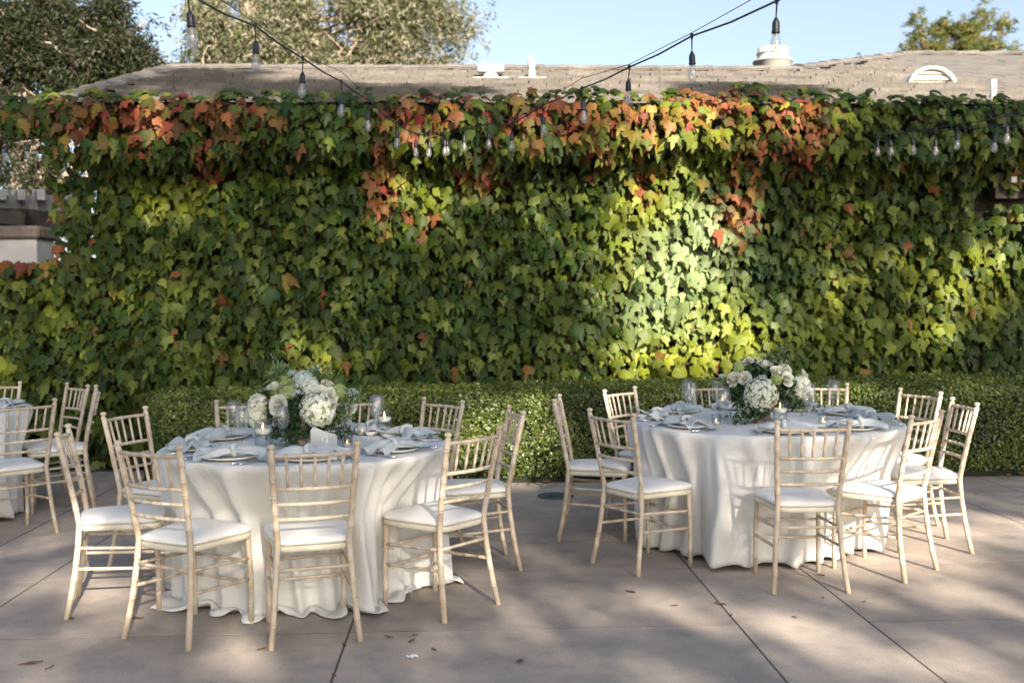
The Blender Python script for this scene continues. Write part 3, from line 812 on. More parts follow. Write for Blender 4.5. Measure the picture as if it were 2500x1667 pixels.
# ================================================================== TREES
def limb(b, p0, p1, r0, r1, seg=6, wob=0.12, rr=random):
    p0, p1 = Vector(p0), Vector(p1); L = (p1 - p0).length
    pts = []; 
    for i in range(seg + 1):
        f = i / seg; w = math.sin(f * PI) * wob * L * 0.3
        pts.append(p0.lerp(p1, f) + Vector((rr.uniform(-w, w), rr.uniform(-w, w), rr.uniform(-w, w) * .4)))
    b.tube(pts, [r0 + (r1 - r0) * i / seg for i in range(seg + 1)], 7); return pts
def leaves_np(P0, r, per, llen, lwid, droop, cols, spread=0.35):
    """sprays: each origin hangs a twig with narrow leaves"""
    n = len(P0)
    d0 = r.normal(0, 1, (n, 3)); d0[:, 2] = d0[:, 2] * 0.4 - droop; d0 /= np.linalg.norm(d0, axis=1)[:, None]
    tl = r.uniform(0.5, 1.1, n) * spread
    u = r.random((n, per)); pos = P0[:, None] + d0[:, None] * (u * tl[:, None])[:, :, None] + r.normal(0, 0.05, (n, per, 3)) * spread
    pos[:, :, 2] -= droop * (u ** 2) * tl[:, None] * 0.5
    pos = pos.reshape(-1, 3); m = len(pos)
    dir_ = np.repeat(d0, per, 0) + r.normal(0, 0.55, (m, 3)); dir_ /= np.linalg.norm(dir_, axis=1)[:, None]
    x, y, z = frames(r.normal(0, 1, (m, 3)), dir_)
    L = r.uniform(0.7, 1.3, m) * llen; Wd = r.uniform(0.7, 1.3, m) * lwid
    q = np.array([(0, 0), (0.5, -0.45), (0, -1.0), (-0.5, -0.45)])
    V = pos[:, None] + q[None, :, 0:1] * x[:, None] * Wd[:, None, None] + q[None, :, 1:2] * y[:, None] * L[:, None, None]
    F = np.arange(m * 4).reshape(m, 4)
    ci = cols[r.integers(0, len(cols), n)]; C = np.repeat(ci, per, 0) * r.uniform(0.7, 1.3, (m, 1))
    return V.reshape(-1, 3), F, np.repeat(C, 4, 0)
def make_tree(name, label, blobs, depth, n_spray, per, llen, lwid, droop, cols, trunkpx, bark, seed, spread=0.5, thick=0.5, group=None, jit=1.0):
    """blobs: (px,py,rx,ry,weight[,depth offset]) in 2352-px units"""
    r = np.random.default_rng(seed); rr = random.Random(seed)
    base = at_y(trunkpx[0] * K, 700 * K, depth); base.z = 0
    t = empty(name, base, 0, label, 'tree', group)
    m_ = K * depth / 2500; PT = []
    tot = sum(bb[4] * bb[2] * bb[3] for bb in blobs)
    cents = []
    for bb in blobs:
        off = bb[5] if len(bb) > 5 else 0
        c = np.array(at_y(bb[0] * K, bb[1] * K, depth + off)); n = int(n_spray * bb[4] * bb[2] * bb[3] / tot) + 1
        cents.append(Vector(c))
        # clumps inside the blob
        nc = max(3, int(bb[2] * bb[3] * m_ * m_ / 0.34)); nc = min(nc, 40)
        cc = r.normal(0, 1, (nc, 3)); cc /= np.linalg.norm(cc, axis=1)[:, None]; cc *= r.random((nc, 1)) ** 0.4
        cc = cc * np.array([bb[2] * m_, max(bb[2], bb[3]) * m_ * thick, bb[3] * m_])
        k = r.integers(0, nc, n); pp_ = c + cc[k] + r.normal(0, 1, (n, 3)) * np.array([0.15, 0.15, 0.13]) * jit * min(1.4, max(0.5, depth / 18))
        PT.append(pp_)
    P0 = np.concatenate(PT)
    V, F, C = leaves_np(P0 - np.array(base), r, per, llen, lwid, droop, np.array(cols), spread)
    setp(link('crown', np_mesh('crown', V, F, M_TREEL, C), t), kind='stuff')
    b = MB(); top = at_y(trunkpx[0] * K, trunkpx[1] * K, depth) - base; r0 = trunkpx[2]
    pts = limb(b, (0, 0, 0), top, r0, r0 * 0.62, 8, 0.06, rr)
    bb0 = 70 * m_ * thick
    for c in cents:
        s0 = pts[rr.randint(4, 8)]; e = c - base
        lp = limb(b, s0, e, r0 * 0.30, r0 * 0.06, 7, 0.4, rr)
        for _ in range(4):
            q0 = lp[rr.randint(2, 5)] + Vector((0, -rr.uniform(0, .6) * bb0, 0)); limb(b, q0, q0 + Vector((rr.uniform(-1, 1), rr.uniform(-.6, .6), rr.uniform(-.3, 1))) * (c - base - s0).length * 0.35, r0 * 0.085, r0 * 0.02, 6, 0.7, rr)
    b.build('trunk', bark, t)
    return t
DK = [(0.030, 0.042, 0.016), (0.04, 0.05, 0.02), (0.055, 0.062, 0.026), (0.085, 0.07, 0.05), (0.022, 0.032, 0.014)]
LT = [(0.21, 0.21, 0.12), (0.17, 0.18, 0.09), (0.28, 0.26, 0.18), (0.33, 0.29, 0.23), (0.12, 0.13, 0.07)]
PN = [(0.15, 0.19, 0.05), (0.20, 0.20, 0.06), (0.10, 0.14, 0.05), (0.28, 0.22, 0.08)]
make_tree('eucalyptus_tree', 'large dark drooping eucalyptus rising behind the roof at upper left', [
    (-60, 60, 120, 130, 1.3), (60, 40, 110, 110, 1.4), (170, 60, 110, 110, 1.4), (270, 50, 75, 80, 1.3), (250, 130, 80, 60, 1.4), (120, 180, 110, 90, 1.3), (20, 250, 100, 110, 1.1), (-60, 330, 90, 130, 1.0),
    (190, 210, 90, 55, 1.2), (60, 380, 90, 70, .5), (130, 400, 60, 50, .35), (335, 50, 16, 30, .45), (325, 145, 26, 14, .9), (0, 470, 90, 60, .9, 3.0), (130, 440, 60, 35, 1.2, 3.0)],
    17.0, 9500, 15, 0.105, 0.027, 0.9, DK, (50, 200, 0.28), M_BARK, 41, 0.6)
make_tree('gum_tree', 'pale sunlit gum tree with weeping foliage behind the left half of the roof', [
    (478, 40, 50, 90, .7), (470, 130, 55, 36, 1.0), (590, 20, 90, 100, .9), (590, 110, 90, 60, .9), (700, 30, 90, 110, 1.0), (700, 120, 90, 50, 1.0), (820, 30, 90, 100, 1.1), (810, 120, 90, 50, 1.1), (900, 80, 75, 80, 1.1), (930, 10, 60, 60, .7),
    (1000, 10, 40, 35, .6), (1040, 45, 45, 30, .55), (1060, 20, 30, 20, .5), (1010, 130, 55, 28, .55), (1070, 150, 30, 12, .5), (385, 148, 26, 16, 1.0)],
    27.0, 9000, 15, 0.15, 0.042, 1.0, LT, (570, -60, 0.38), M_BARK, 42, 0.8)
make_tree('pine_tree', 'small sunlit pine with open tufted crown beyond the right ridge', [
    (2110, 62, 22, 26, .8), (2090, 105, 22, 14, .6), (2190, 55, 36, 36, 1.0), (2230, 90, 40, 30, .9), (2180, 118, 70, 20, 1.1), (2255, 45, 18, 26, .9), (2300, 55, 22, 22, .6), (2270, 115, 28, 14, .7), (2318, 100, 12, 12, .5), (2318, 118, 14, 9, .5), (2130, 125, 40, 12, 1.0), (1995, 140, 9, 5, .6), (2062, 128, 16, 9, .7)],
    24.0, 800, 26, 0.10, 0.018, 0.0, PN, (2200, 60, 0.14), M_BARKD, 43, 0.22, jit=0.55)

# off to the sun's side: unseen trees, crowns shaped to cast the wanted dapple.
UX = Vector((math.cos(SH_AZ), math.sin(SH_AZ), 0)); VX = S_DIR.cross(UX)
if VX.z < 0: VX = -VX
def uv(p): p = Vector(p); return p.dot(UX), p.dot(VX)
def spot(kind, cx, cy, rx, ry, w=1.0):
    if kind == 'w': p = at_t(cx * K, cy * K, T_IVY - 0.1); q = at_t((cx + rx) * K, cy * K, T_IVY - .1); e = at_t(cx * K, (cy - ry) * K, T_IVY - .1)
    elif kind == 'g': p = at_z(cx * K, cy * K, 0); q = at_z((cx + rx) * K, cy * K, 0); e = at_z(cx * K, (cy - ry) * K, 0)
    elif kind == 't': p = at_z(cx * K, cy * K, .77); q = at_z((cx + rx) * K, cy * K, .77); e = at_z(cx * K, (cy - ry) * K, .77)
    elif kind == 'r': p = at_roof(cx * K, cy * K); q = at_roof((cx + rx) * K, cy * K); e = at_roof(cx * K, (cy - ry) * K)
    elif kind[0] == 'd': dd = float(kind[1:]); p = at_y(cx * K, cy * K, dd); q = at_y((cx + rx) * K, cy * K, dd); e = at_y(cx * K, (cy - ry) * K, dd)
    if kind == 'g': q = p + (q - p) * 1.35; e = p + (e - p) * 1.35
    a, b_ = uv(p), uv(q); c = uv(e)
    return a[0], a[1], abs(b_[0] - a[0]), max(abs(c[1] - a[1]), 0.06), w
LIT = [spot(*a) for a in [
    ('w', 1560, 300, 220, 110, 1), ('w', 1480, 430, 130, 100, 1), ('w', 1535, 560, 175, 115, 1.2), ('w', 1590, 680, 165, 105, 1.2), ('w', 1640, 780, 140, 90, 1.2), ('w', 1500, 800, 130, 60, .9),
    ('w', 1640, 250, 110, 40, .8), ('w', 1320, 300, 130, 45, .45), ('w', 345, 295, 32, 65, .9), ('w', 352, 372, 18, 20, .8), ('w', 410, 465, 100, 22, .45), ('w', 950, 450, 100, 100, .55), ('w', 1020, 340, 80, 40, .4),
    ('w', 2270, 600, 80, 55, .85), ('w', 2330, 520, 50, 60, .9), ('w', 2190, 650, 70, 40, .55), ('w', 2040, 600, 90, 22, .5), ('w', 1930, 640, 70, 50, .5), ('w', 2170, 740, 70, 50, .35), ('w', 1960, 480, 40, 20, .35),
    ('w', 725, 815, 55, 45, .6), ('w', 15, 830, 25, 40, .5), ('w', 1950, 270, 40, 14, .3), ('w', 1850, 330, 40, 40, .3), ('w', 240, 690, 60, 40, .15), ('w', 1180, 480, 120, 120, .15),
    ('d9.2', 600, 893, 120, 14, .7), ('d9.2', 1000, 890, 260, 12, .4), ('d8.5', 1120, 985, 90, 85, .9), ('d8.5', 1225, 1020, 70, 70, .8), ('d8.6', 1960, 900, 100, 30, .8), ('d8.5', 860, 915, 60, 25, .4),
    ('d6.4', 2200, 1000, 80, 110, .9), ('d6.9', 2130, 960, 60, 70, .8), ('d5.7', 2080, 1120, 120, 120, .55), ('d7.7', 1910, 905, 45, 35, .9), ('d6.3', 2230, 1120, 80, 60, .9),
    ('g', 2200, 1225, 210, 34, 1.0), ('g', 2050, 1275, 170, 28, 1.0), ('g', 2200, 1340, 90, 16, 1.), ('g', 2100, 1310, 150, 18, 1.), ('g', 2290, 1395, 70, 11, 1.),
    ('g', 1500, 1370, 90, 25, .55), ('g', 1350, 1400, 110, 25, .35), ('g', 1620, 1410, 100, 24, .6), ('g', 1830, 1440, 110, 24, .7), ('g', 1960, 1505, 150, 26, .7), ('g', 2250, 1530, 140, 35, .8), ('g', 1950, 1370, 120, 18, .45), ('g', 1700, 1540, 120, 20, .3), ('g', 1300, 1540, 160, 25, .35),
    ('g', 70, 1340, 55, 22, .8), ('g', 215, 1370, 50, 45, .95), ('g', 280, 1415, 34, 27, .75), ('g', 50, 1520, 50, 30, .8), ('g', 535, 1528, 60, 34, .95), ('g', 540, 1420, 40, 14, .3), ('g', 1100, 1330, 60, 25, .3), ('g', 1150, 1420, 80, 30, .3), ('g', 1000, 1500, 90, 25, .25), ('g', 130, 1230, 60, 20, .4),
    ('d5.3', 735, 930, 55, 50, 1.1), ('d5.0', 960, 1100, 70, 90, .3), ('d5.2', 990, 1320, 60, 40, .6), ('d5.2', 420, 1080, 60, 60, .25), ('d6.0', 1185, 1010, 30, 70, .35), ('d6.6', 1275, 940, 14, 50, .6), ('d6.0', 1560, 1120, 50, 70, .1), ('d5.9', 1660, 1100, 50, 60, .08)]]
SHD = [spot(*a) for a in [('r', 480, 195, 110, 22, 1.), ('r', 620, 215, 160, 16, 1.), ('r', 850, 225, 220, 14, 1.), ('r', 330, 215, 90, 18, .8), ('r', 1720, 218, 130, 15, 1.), ('r', 1640, 235, 60, 10, .8), ('r', 250, 232, 70, 12, .8), ('r', 560, 180, 60, 8, .5)]]
roofv = lambda u_: np.interp(u_, [uv(at_roof(0, 255))[0], uv(at_roof(2500, 255))[0]], [uv(at_t(0, 258, T_IVY - .2))[1], uv(at_t(2500, 262, T_IVY - .2))[1]])
gob1, gob2 = field(61, 9, 0.3, 0.9), field(62, 9, 1.0, 2.2)
def keep_prob(u_, v_):
    """how much of the crown stands between the sun and this part of the place"""
    lit = np.zeros(len(u_))
    for a, b_, c, d_, w in LIT:
        lit = np.maximum(lit, min(1, w * 1.25) * np.exp(-(((u_ - a) / c) ** 2 + ((v_ - b_) / d_) ** 2) ** 1.5 * 0.7))
    tr = 0.028 + 0.06 * np.clip(gob1(u_, v_) * 1.4, -0.4, 1) + 0.06 * np.clip(gob2(u_, v_) * 1.5, -0.5, 1) + 0.0 * (v_ < 3.4)
    tr = np.clip(tr, 0.006, 1) * (1 - np.clip(lit, 0, 1)) + np.clip(lit, 0, 1)
    dens = -np.log(np.clip(tr, 0.004, 1)) / 5.8
    up = (v_ > roofv(u_) + 0.05) & (u_ > -0.9)
    sh = np.zeros(len(u_))
    for a, b_, c, d_, w in SHD:
        sh = np.maximum(sh, w * np.exp(-(((u_ - a) / c) ** 2 + ((v_ - b_) / d_) ** 2) ** 1.5 * 0.7))
    return np.where(up, sh * 0.9, np.clip(dens, 0, 1))
rT = np.random.default_rng(77)
c0 = uv((-5.2, 9.8, 0)); u0, u1 = -6.0, 9.2; v0, v1 = 0.6, 9.4
ntot = 74000
uu = rT.uniform(u0, u1, ntot); vv = rT.uniform(v0, v1, ntot)
kp = rT.random(ntot) < keep_prob(uu, vv)
uu, vv = uu[kp], vv[kp]
dist = rT.uniform(13.5, 18.5, len(uu))
PS = np.array(UX)[None] * uu[:, None] + np.array(VX)[None] * vv[:, None] + np.array(S_DIR)[None] * dist[:, None]
own = np.clip(((uu - u0) / (u1 - u0) * 3).astype(int), 0, 2)
for k in range(3):
    sel = PS[own == k]
    bx = float(sel[:, 0].mean()); by = float(sel[:, 1].mean())
    t = empty('oak_tree', (bx, by, -0.05), 0, ['tall oak behind the viewpoint over the left table', 'tall oak behind the viewpoint shading the middle of the patio', 'tall oak behind the viewpoint at the right of the patio'][k], 'tree', 'tall oaks shading the patio')
    r = np.random.default_rng(80 + k)
    V, F, C = leaves_np(sel - np.array([bx, by, -0.05]), r, 4, 0.13, 0.10, 0.1, np.array(DK), 0.16)
    setp(link('crown', np_mesh('crown', V, F, M_TREEL, C), t), kind='stuff')
    b = MB(); rr = random.Random(k)
    zt = float(sel[:, 2].min()) + 1.5
    pts = limb(b, (0, 0, 0), (0, 0, zt), 0.26, 0.16, 8, 0.05, rr)
    b.build('trunk', M_BARKD, t)

# ================================================================== CHAIRS
def bamboo(b, pts, r, nodes, n=8):
    """tube along pts with double raised rings at fractions"""
    pts = [Vector(p) for p in pts]
    L = [0]
    for i in range(1, len(pts)): L.append(L[-1] + (pts[i] - pts[i - 1]).length)
    T = L[-1]
    def P_(d):
        d = min(max(d, 0), T)
        for i in range(1, len(L)):
            if d <= L[i] + 1e-9: return pts[i - 1].lerp(pts[i], (d - L[i - 1]) / max(1e-9, L[i] - L[i - 1]))
        return pts[-1]
    st_ = [(x, 1.0) for x in L]
    for f in nodes:
        d = f * T; h = 0.0035 if r > 0.011 else 0.0022
        for c in (-1.6 * h, 1.6 * h):
            st_ += [(d + c - h, 0.97), (d + c, 1.17), (d + c + h, 0.97)]
    st_ = sorted((min(max(a, 0), T), q_) for a, q_ in st_)
    b.tube([P_(a) for a, q_ in st_], [r * q_ for a, q_ in st_], n)
def make_chair():
    t = empty('chiavari_chair', (0, 0, 0))
    wt, ws, wb = 0.1865, 0.158, 0.196
    H = 0.91
    for sx in (-1, 1):
        b = MB()
        path = []
        for z in (0.0, 0.10, 0.22, 0.34, 0.45, 0.56, 0.68, 0.80, 0.875):
            if z < 0.45: f = z / 0.45; x = wb + (ws - wb) * f ** 0.8; y = 0.0 + 0.062 * (1 - (1 - f) ** 1.6)
            else: f = (z - 0.45) / 0.43; x = ws + (wt - ws) * f ** 0.9; y = 0.062 - 0.085 * f ** 1.15
            path.append((sx * x, y, z))
        bamboo(b, path, 0.0145, (0.12, 0.215, 0.31, 0.42, 0.60, 0.685, 0.77, 0.855, 0.945), 10)
        x, y, z = path[-1]
        b.lathe([(0.0145, 0), (0.011, 0.008), (0.011, 0.014), (0.017, 0.018), (0.018, 0.026), (0.014, 0.033), (0.004, 0.036), (0, 0.036)], 12, (x, y - 0.001, z - 0.002))
        b.build('rear_leg', M_WOOD, t)
        b = MB(); bamboo(b, [(sx * 0.178, 0.425, 0.0), (sx * 0.178, 0.425, 0.22), (sx * 0.172, 0.415, 0.43)], 0.0135, (0.22, 0.45, 0.68), 10); b.build('front_leg', M_WOOD, t)
    def xy(z):
        if z < 0.45: f = z / 0.45; return wb + (ws - wb) * f ** 0.8, 0.062 * (1 - (1 - f) ** 1.6)
        f = (z - 0.45) / 0.43; return ws + (wt - ws) * f ** 0.9, 0.062 - 0.085 * f ** 1.15
    nm = ['top_rail', 'spindle_rail', 'cross_rail', 'cross_rail']
    for nme, z, bow in zip(nm, (0.855, 0.705, 0.635, 0.565), (0.030, 0.030, 0.026, 0.022)):
        x, y = xy(z); b = MB()
        pts = [(-x + 2 * x * i / 8, y - bow * math.sin(PI * i / 8), z) for i in range(9)]
        bamboo(b, pts, 0.0098 if nme != 'cross_rail' else 0.0088, (0.17, 0.34, 0.5, 0.66, 0.83), 8); b.build(nme, M_WOOD, t)
    x1, y1 = xy(0.855); x0, y0 = xy(0.705)
    for k in range(5):
        f = (k + 1) / 6; xs = (-1 + 2 * f); b = MB()
        bw = 0.030 * math.sin(PI * f)
        bamboo(b, [(xs * x0 * 0.98, y0 - bw, 0.71), (xs * x1, y1 - bw, 0.85)], 0.0072, (0.28, 0.72), 7); b.build('spindle', M_WOOD, t)
    def rung(nme, a, c, nodes=(0.2, 0.5, 0.8)):
        b = MB(); bamboo(b, [a, c], 0.0085, nodes, 7); b.build(nme, M_WOOD, t)
    x, y = xy(0.34); rung('rear_stretcher', (-x, y, 0.335), (x, y, 0.335))
    for z in (0.30, 0.20): rung('front_stretcher', (-0.177, 0.424, z), (0.177, 0.424, z))
    for sx in (-1, 1):
        for z in (0.355, 0.255):
            x, y = xy(z); rung('side_stretcher', (sx * x, y, z - 0.02), (sx * 0.177, 0.424, z - 0.04), (0.15, 0.4, 0.65, 0.88))
    # seat outline: trapezoid with rounded corners
    def outline(g_, n=40):
        pts = []
        for k in range(n):
            a = 2 * PI * k / n; ex = 0.30
            cx = math.copysign(abs(math.cos(a)) ** ex, math.cos(a)); cy = math.copysign(abs(math.sin(a)) ** ex, math.sin(a))
            yv = 0.245 + cy * (0.200 + g_); f = (cy + 1) / 2
            hw = 0.158 + (0.205 - 0.158) * f + g_
            pts.append((cx * hw, yv + (0.012 * (1 - cx * cx) if cy > 0 else 0)))
        return pts
    def slab(prof):
        b = MB(); vs = []
        for g_, z in prof: vs += [(x, y, z) for x, y in outline(g_)]
        n = 40; fs = []
        for i in range(len(prof) - 1):
            fs += [(i * n + k, i * n + (k + 1) % n, (i + 1) * n + (k + 1) % n, (i + 1) * n + k) for k in range(n)]
        fs += [tuple(range(n - 1, -1, -1)), tuple(range((len(prof) - 1) * n, len(prof) * n))]
        b.add(vs, fs, True); return b
    slab([(-0.012, 0.412), (-0.004, 0.414), (0.0, 0.420), (0.0, 0.438), (-0.006, 0.441)]).build('seat_frame', M_FRAME, t)
    slab([(-0.006, 0.443), (0.002, 0.448), (0.004, 0.456), (-0.002, 0.466), (-0.020, 0.475), (-0.06, 0.483), (-0.11, 0.487)]).build('seat_cushion', M_CUSH, t)
    return t
proto = make_chair()
KIDS[proto.name] = [o for o in COL.objects if o.parent == proto]
for ch in KIDS[proto.name]: KIDS[ch.name] = []
TL = Vector((-1.11, 5.46, 0)); RL = 0.755
TR = Vector((1.60, 6.50, 0)); RR = 0.85
TT = Vector((-4.33, 7.45, 0)); RT = 0.76
CH_L = {'L0': (-2.265, 6.02, -108), 'L1': (-2.219, 5.094, -74), 'L2': (-1.600, 4.523, -27.2), 'L3': (-0.875, 4.49, 17), 'L4': (-0.202, 4.955, 50.2), 'L5': (-0.002, 5.955, 102.7), 'L6': (-0.464, 6.575, 135.5), 'L7': (-1.07, 6.72, 177), 'L8': (-1.72, 6.60, 192)}
CH_R = {'R0': (0.574, 5.773, -54.7), 'R1': (0.315, 6.694, -97.6), 'R2': (0.792, 7.338, 228.6), 'R7': (1.56, 7.75, 183), 'R8': (2.33, 7.70, 166), 'R5': (2.791, 7.038, 112), 'R6': (2.757, 6.284, 88), 'R3': (2.245, 5.587, 43.8), 'R4': (1.543, 5.262, 1.6)}
CH_T = {'T1': (-3.18, 6.66, 48), 'T2': (-3.47, 8.10, 137), 'T3': (-3.19, 7.77, 112), 'T4': (-4.23, 8.36, 186)}
CHL = {
 'L0': 'limewashed chair left of the table with the number card, before the hedge end',
 'L1': 'chair seen edge-on at the left end of the table with the number card',
 'L2': 'chair with one orange-toned post at the front left of the table with the number card',
 'L3': 'limewashed chair with its back squarely in front of the number card',
 'L4': 'limewashed chair angled left at the front right of the table with the number card',
 'L5': 'chair seen edge-on at the right end of the table with the number card',
 'L6': 'chair behind the right side of the table with the number card, by the hedge',
 'L7': 'limewashed chair mostly hidden behind the flowers of the table with the number card',
 'L8': 'limewashed chair behind the left wine glasses of the table with the number card',
 'R0': 'limewashed chair angled right at the front left of the right-hand table',
 'R1': 'limewashed chair seen edge-on at the left end of the right-hand table',
 'R2': 'chair at the back left of the right-hand table, facing forward by the hedge',
 'R7': 'limewashed chair behind the right-hand table, left of its flowers',
 'R8': 'sunlit limewashed chair behind the right-hand table, right of its flowers',
 'R5': 'sunlit limewashed chair at the back right of the right-hand table, before the hedge',
 'R6': 'sunlit limewashed chair standing rightmost of all, turned toward the right-hand table',
 'R3': 'chair angled left at the front right of the right-hand table, shadows on its seat',
 'R4': 'chair with its back squarely to the viewer at the right-hand table',
 'T1': 'chair cut by the left picture edge, in front of the partly seen table',
 'T2': 'grey-lit chair with visible lattice at the far side of the partly seen table',
 'T3': 'limewashed chair seen edge-on with pale seat right of the partly seen left table',
 'T4': 'chair behind the partly seen left table, only its back corner showing'}
first = True
for grp, dct in (('chairs around the table with the number card', CH_L), ('chairs around the right-hand table', CH_R), ('chairs around the partly seen left table', CH_T)):
    for k, (x, y, a) in dct.items():
        o = proto if first else copy_tree(proto); first = False
        o.location = (x, y, 0); o.rotation_euler = (0, 0, math.radians(a))
        setp(o, CHL[k], 'chair', grp)

# ================================================================== TABLES AND CLOTHS
ZT = 0.765
def make_table(c, R, label):
    t = empty('round_table', c, 0, label, 'table', 'round dining tables under cloths')
    b = MB(); b.lathe([(0, ZT - 0.03), (R - 0.035, ZT - 0.03), (R - 0.03, ZT - 0.024), (R - 0.03, ZT - 0.010), (R - 0.035, ZT - 0.005), (0, ZT - 0.005)], 48); b.build('tabletop', M_DARKW, t)
    for k in range(4):
        a = PI / 4 + k * PI / 2 - (0.45 if R > 0.8 else 0); b = MB(); rr_ = R * 0.62
        b.tube([(math.cos(a) * rr_, math.sin(a) * rr_, 0), (math.cos(a) * rr_, math.sin(a) * rr_, ZT - 0.03)], 0.016, 10); b.build('leg', M_GREYM, t)
    return t
make_table(TL, RL, 'round table under the pooling ivory cloth with the number card')
make_table(TR, RR, 'larger round table under the ivory cloth at right')
make_table(TT, RT, 'round table under the ivory cloth at the left picture edge')
def seat_limit(c, chairs, th):
    """smallest distance from the table centre along direction th to a chair's seat or legs"""
    best = 9.0; dx, dy = math.cos(th), math.sin(th)
    for (x, y, a) in chairs:
        a = math.radians(a); ca, sa = math.cos(a), math.sin(a)
        # seat footprint as a trapezoid in chair space, march along the ray
        for i in range(60):
            r_ = 0.40 + i * 0.012
            if r_ >= best: break
            px, py = c.x + dx * r_ - x, c.y + dy * r_ - y
            lx, ly = px * ca + py * sa, -px * sa + py * ca
            if 0.02 < ly < 0.465 and abs(lx) < 0.225: best = r_; break
    return best
def make_cloth(c, R, chairs, seed, pool, label, hem=0.012, nf=20):
    r = random.Random(seed); NT = 288
    ph = [r.uniform(0, 2 * PI) for _ in range(8)]
    lim = [seat_limit(c, chairs, 2 * PI * k / NT) for k in range(NT)]
    # widen and smooth the pushed-in places
    lim = [min(lim[(k + j) % NT] for j in range(-3, 4)) for k in range(NT)]
    lim = [sum(min(lim[(k + j) % NT], R + 0.16) for j in range(-5, 6)) / 11 for k in range(NT)]
    lim = [min(l, 9) for l in lim]
    # irregular pleats
    cen = sorted((2 * PI * (k + r.uniform(-.3, .3)) / nf, r.uniform(0.45, 1.25), r.uniform(0.045, 0.085)) for k in range(nf))
    def fold(th):
        v = 0
        for a, amp, w in cen:
            d = (th - a + PI) % (2 * PI) - PI
            v += amp * math.exp(-(d / w) ** 2)
        return v
    lumps = [(math.radians(q_), a_, w_) for q_, a_, w_ in ((-150, .13, .16), (-125, .04, .1), (-104, .07, .07), (-84, .03, .1), (-66, .13, .09), (-46, .04, .12), (-28, .06, .14), (0, .03, .2), (160, .06, .2), (110, .08, .2), (60, .08, .15))]
    def fine(th, z): return 0.006 * math.sin(th * 37 + ph[0] + z * 5) + 0.004 * math.sin(th * 61 + ph[1] - z * 9) * math.sin(th * 7 + ph[2])
    rows = []
    vs = []; fs = []
    tops = [0.0, 0.3, 0.6, 0.8, 0.93, 0.985]
    for f in tops:
        for k in range(NT):
            th = 2 * PI * k / NT; rr_ = R * f
            z = ZT + 0.0015 * math.sin(rr_ * 30 + th * 3 + ph[3]) + 0.001 * math.sin(th * 9)
            vs.append((rr_ * math.cos(th), rr_ * math.sin(th), z))
        rows.append(1)
    NZ = 26
    for j in range(NZ + 1):
        f = j / NZ
        for k in range(NT):
            th = 2 * PI * k / NT
            hemk = hem + 0.022 * (1 - fold(th)) * (0 if pool else 1) + 0.008 * math.sin(th * 5 + ph[4])
            z = (ZT - 0.004) * (1 - f) + max(0.006, hemk) * f
            d = ZT - z
            F_ = fold(th + 0.05 * math.sin(d * 5 + ph[5]))
            fl = (F_ - 0.35) * 0.19 * (d / ZT) ** 0.65 + 0.055 * (d / ZT)
            rr_ = R + 0.004 - 0.012 * math.exp(-d * 40) + fl + fine(th, d) * min(1, d * 5)
            l = lim[k] - 0.01 if lim[k] < R + 0.15 else 9
            g_ = max(0.0, min(1.0, (0.62 - z) / 0.12)); g_ = g_ * g_ * (3 - 2 * g_)
            gl = max(0.0, min(1.0, (0.74 - z) / 0.25)); gl = gl ** 0.8
            lf = l - 0.065 + 0.06 * min(1, F_)
            if rr_ > lf: rr_ = rr_ * (1 - gl) + lf * gl
            vs.append((rr_ * math.cos(th), rr_ * math.sin(th), z))
        rows.append(1)
    if pool:
        base = len(rows) - 1
        for j in range(1, 6):
            for k in range(NT):
                th = 2 * PI * k / NT; x0, y0, z0 = vs[base * NT + k]
                e = 0.03 + sum(a_ * math.exp(-(((th - q_ + PI) % (2 * PI) - PI) / w_) ** 2) for q_, a_, w_ in lumps)
                f = j / 5
                r0 = math.hypot(x0, y0) + e * f
                zz_ = 0.008 + 0.030 * math.sin(f * PI) * (0.55 + 0.45 * math.sin(th * 23 + ph[7] + f * 2)) + 0.03 * f * max(0, math.sin(th * 13 + ph[2] + 2 * math.sin(th * 3)))
                th2 = th + 0.03 * math.sin(th * 19 + ph[1]) * f
                vs.append((r0 * math.cos(th2), r0 * math.sin(th2), zz_))
            rows.append(1)
    n = len(rows)
    for j in range(n - 1):
        for k in range(NT):
            fs.append((j * NT + k, j * NT + (k + 1) % NT, (j + 1) * NT + (k + 1) % NT, (j + 1) * NT + k))
    b = MB(); b.add(vs, fs, True)
    o = b.build('tablecloth', M_CLOTH, None, loc=c)
    sol = o.modifiers.new('thick', 'SOLIDIFY'); sol.thickness = 0.0025; sol.offset = 1
    setp(o, label, 'tablecloth', 'ivory tablecloths'); return o
make_cloth(TL, RL, list(CH_L.values()), 3, 0.10, 'ivory linen cloth pooling on the paving, on the table with the number card')
make_cloth(TR, RR, list(CH_R.values()), 9, 0, 'ivory linen cloth with even pleats just clearing the paving at right', nf=24)
make_cloth(TT, RT, list(CH_T.values()), 5, 0, 'ivory linen cloth on the table cut by the left picture edge')

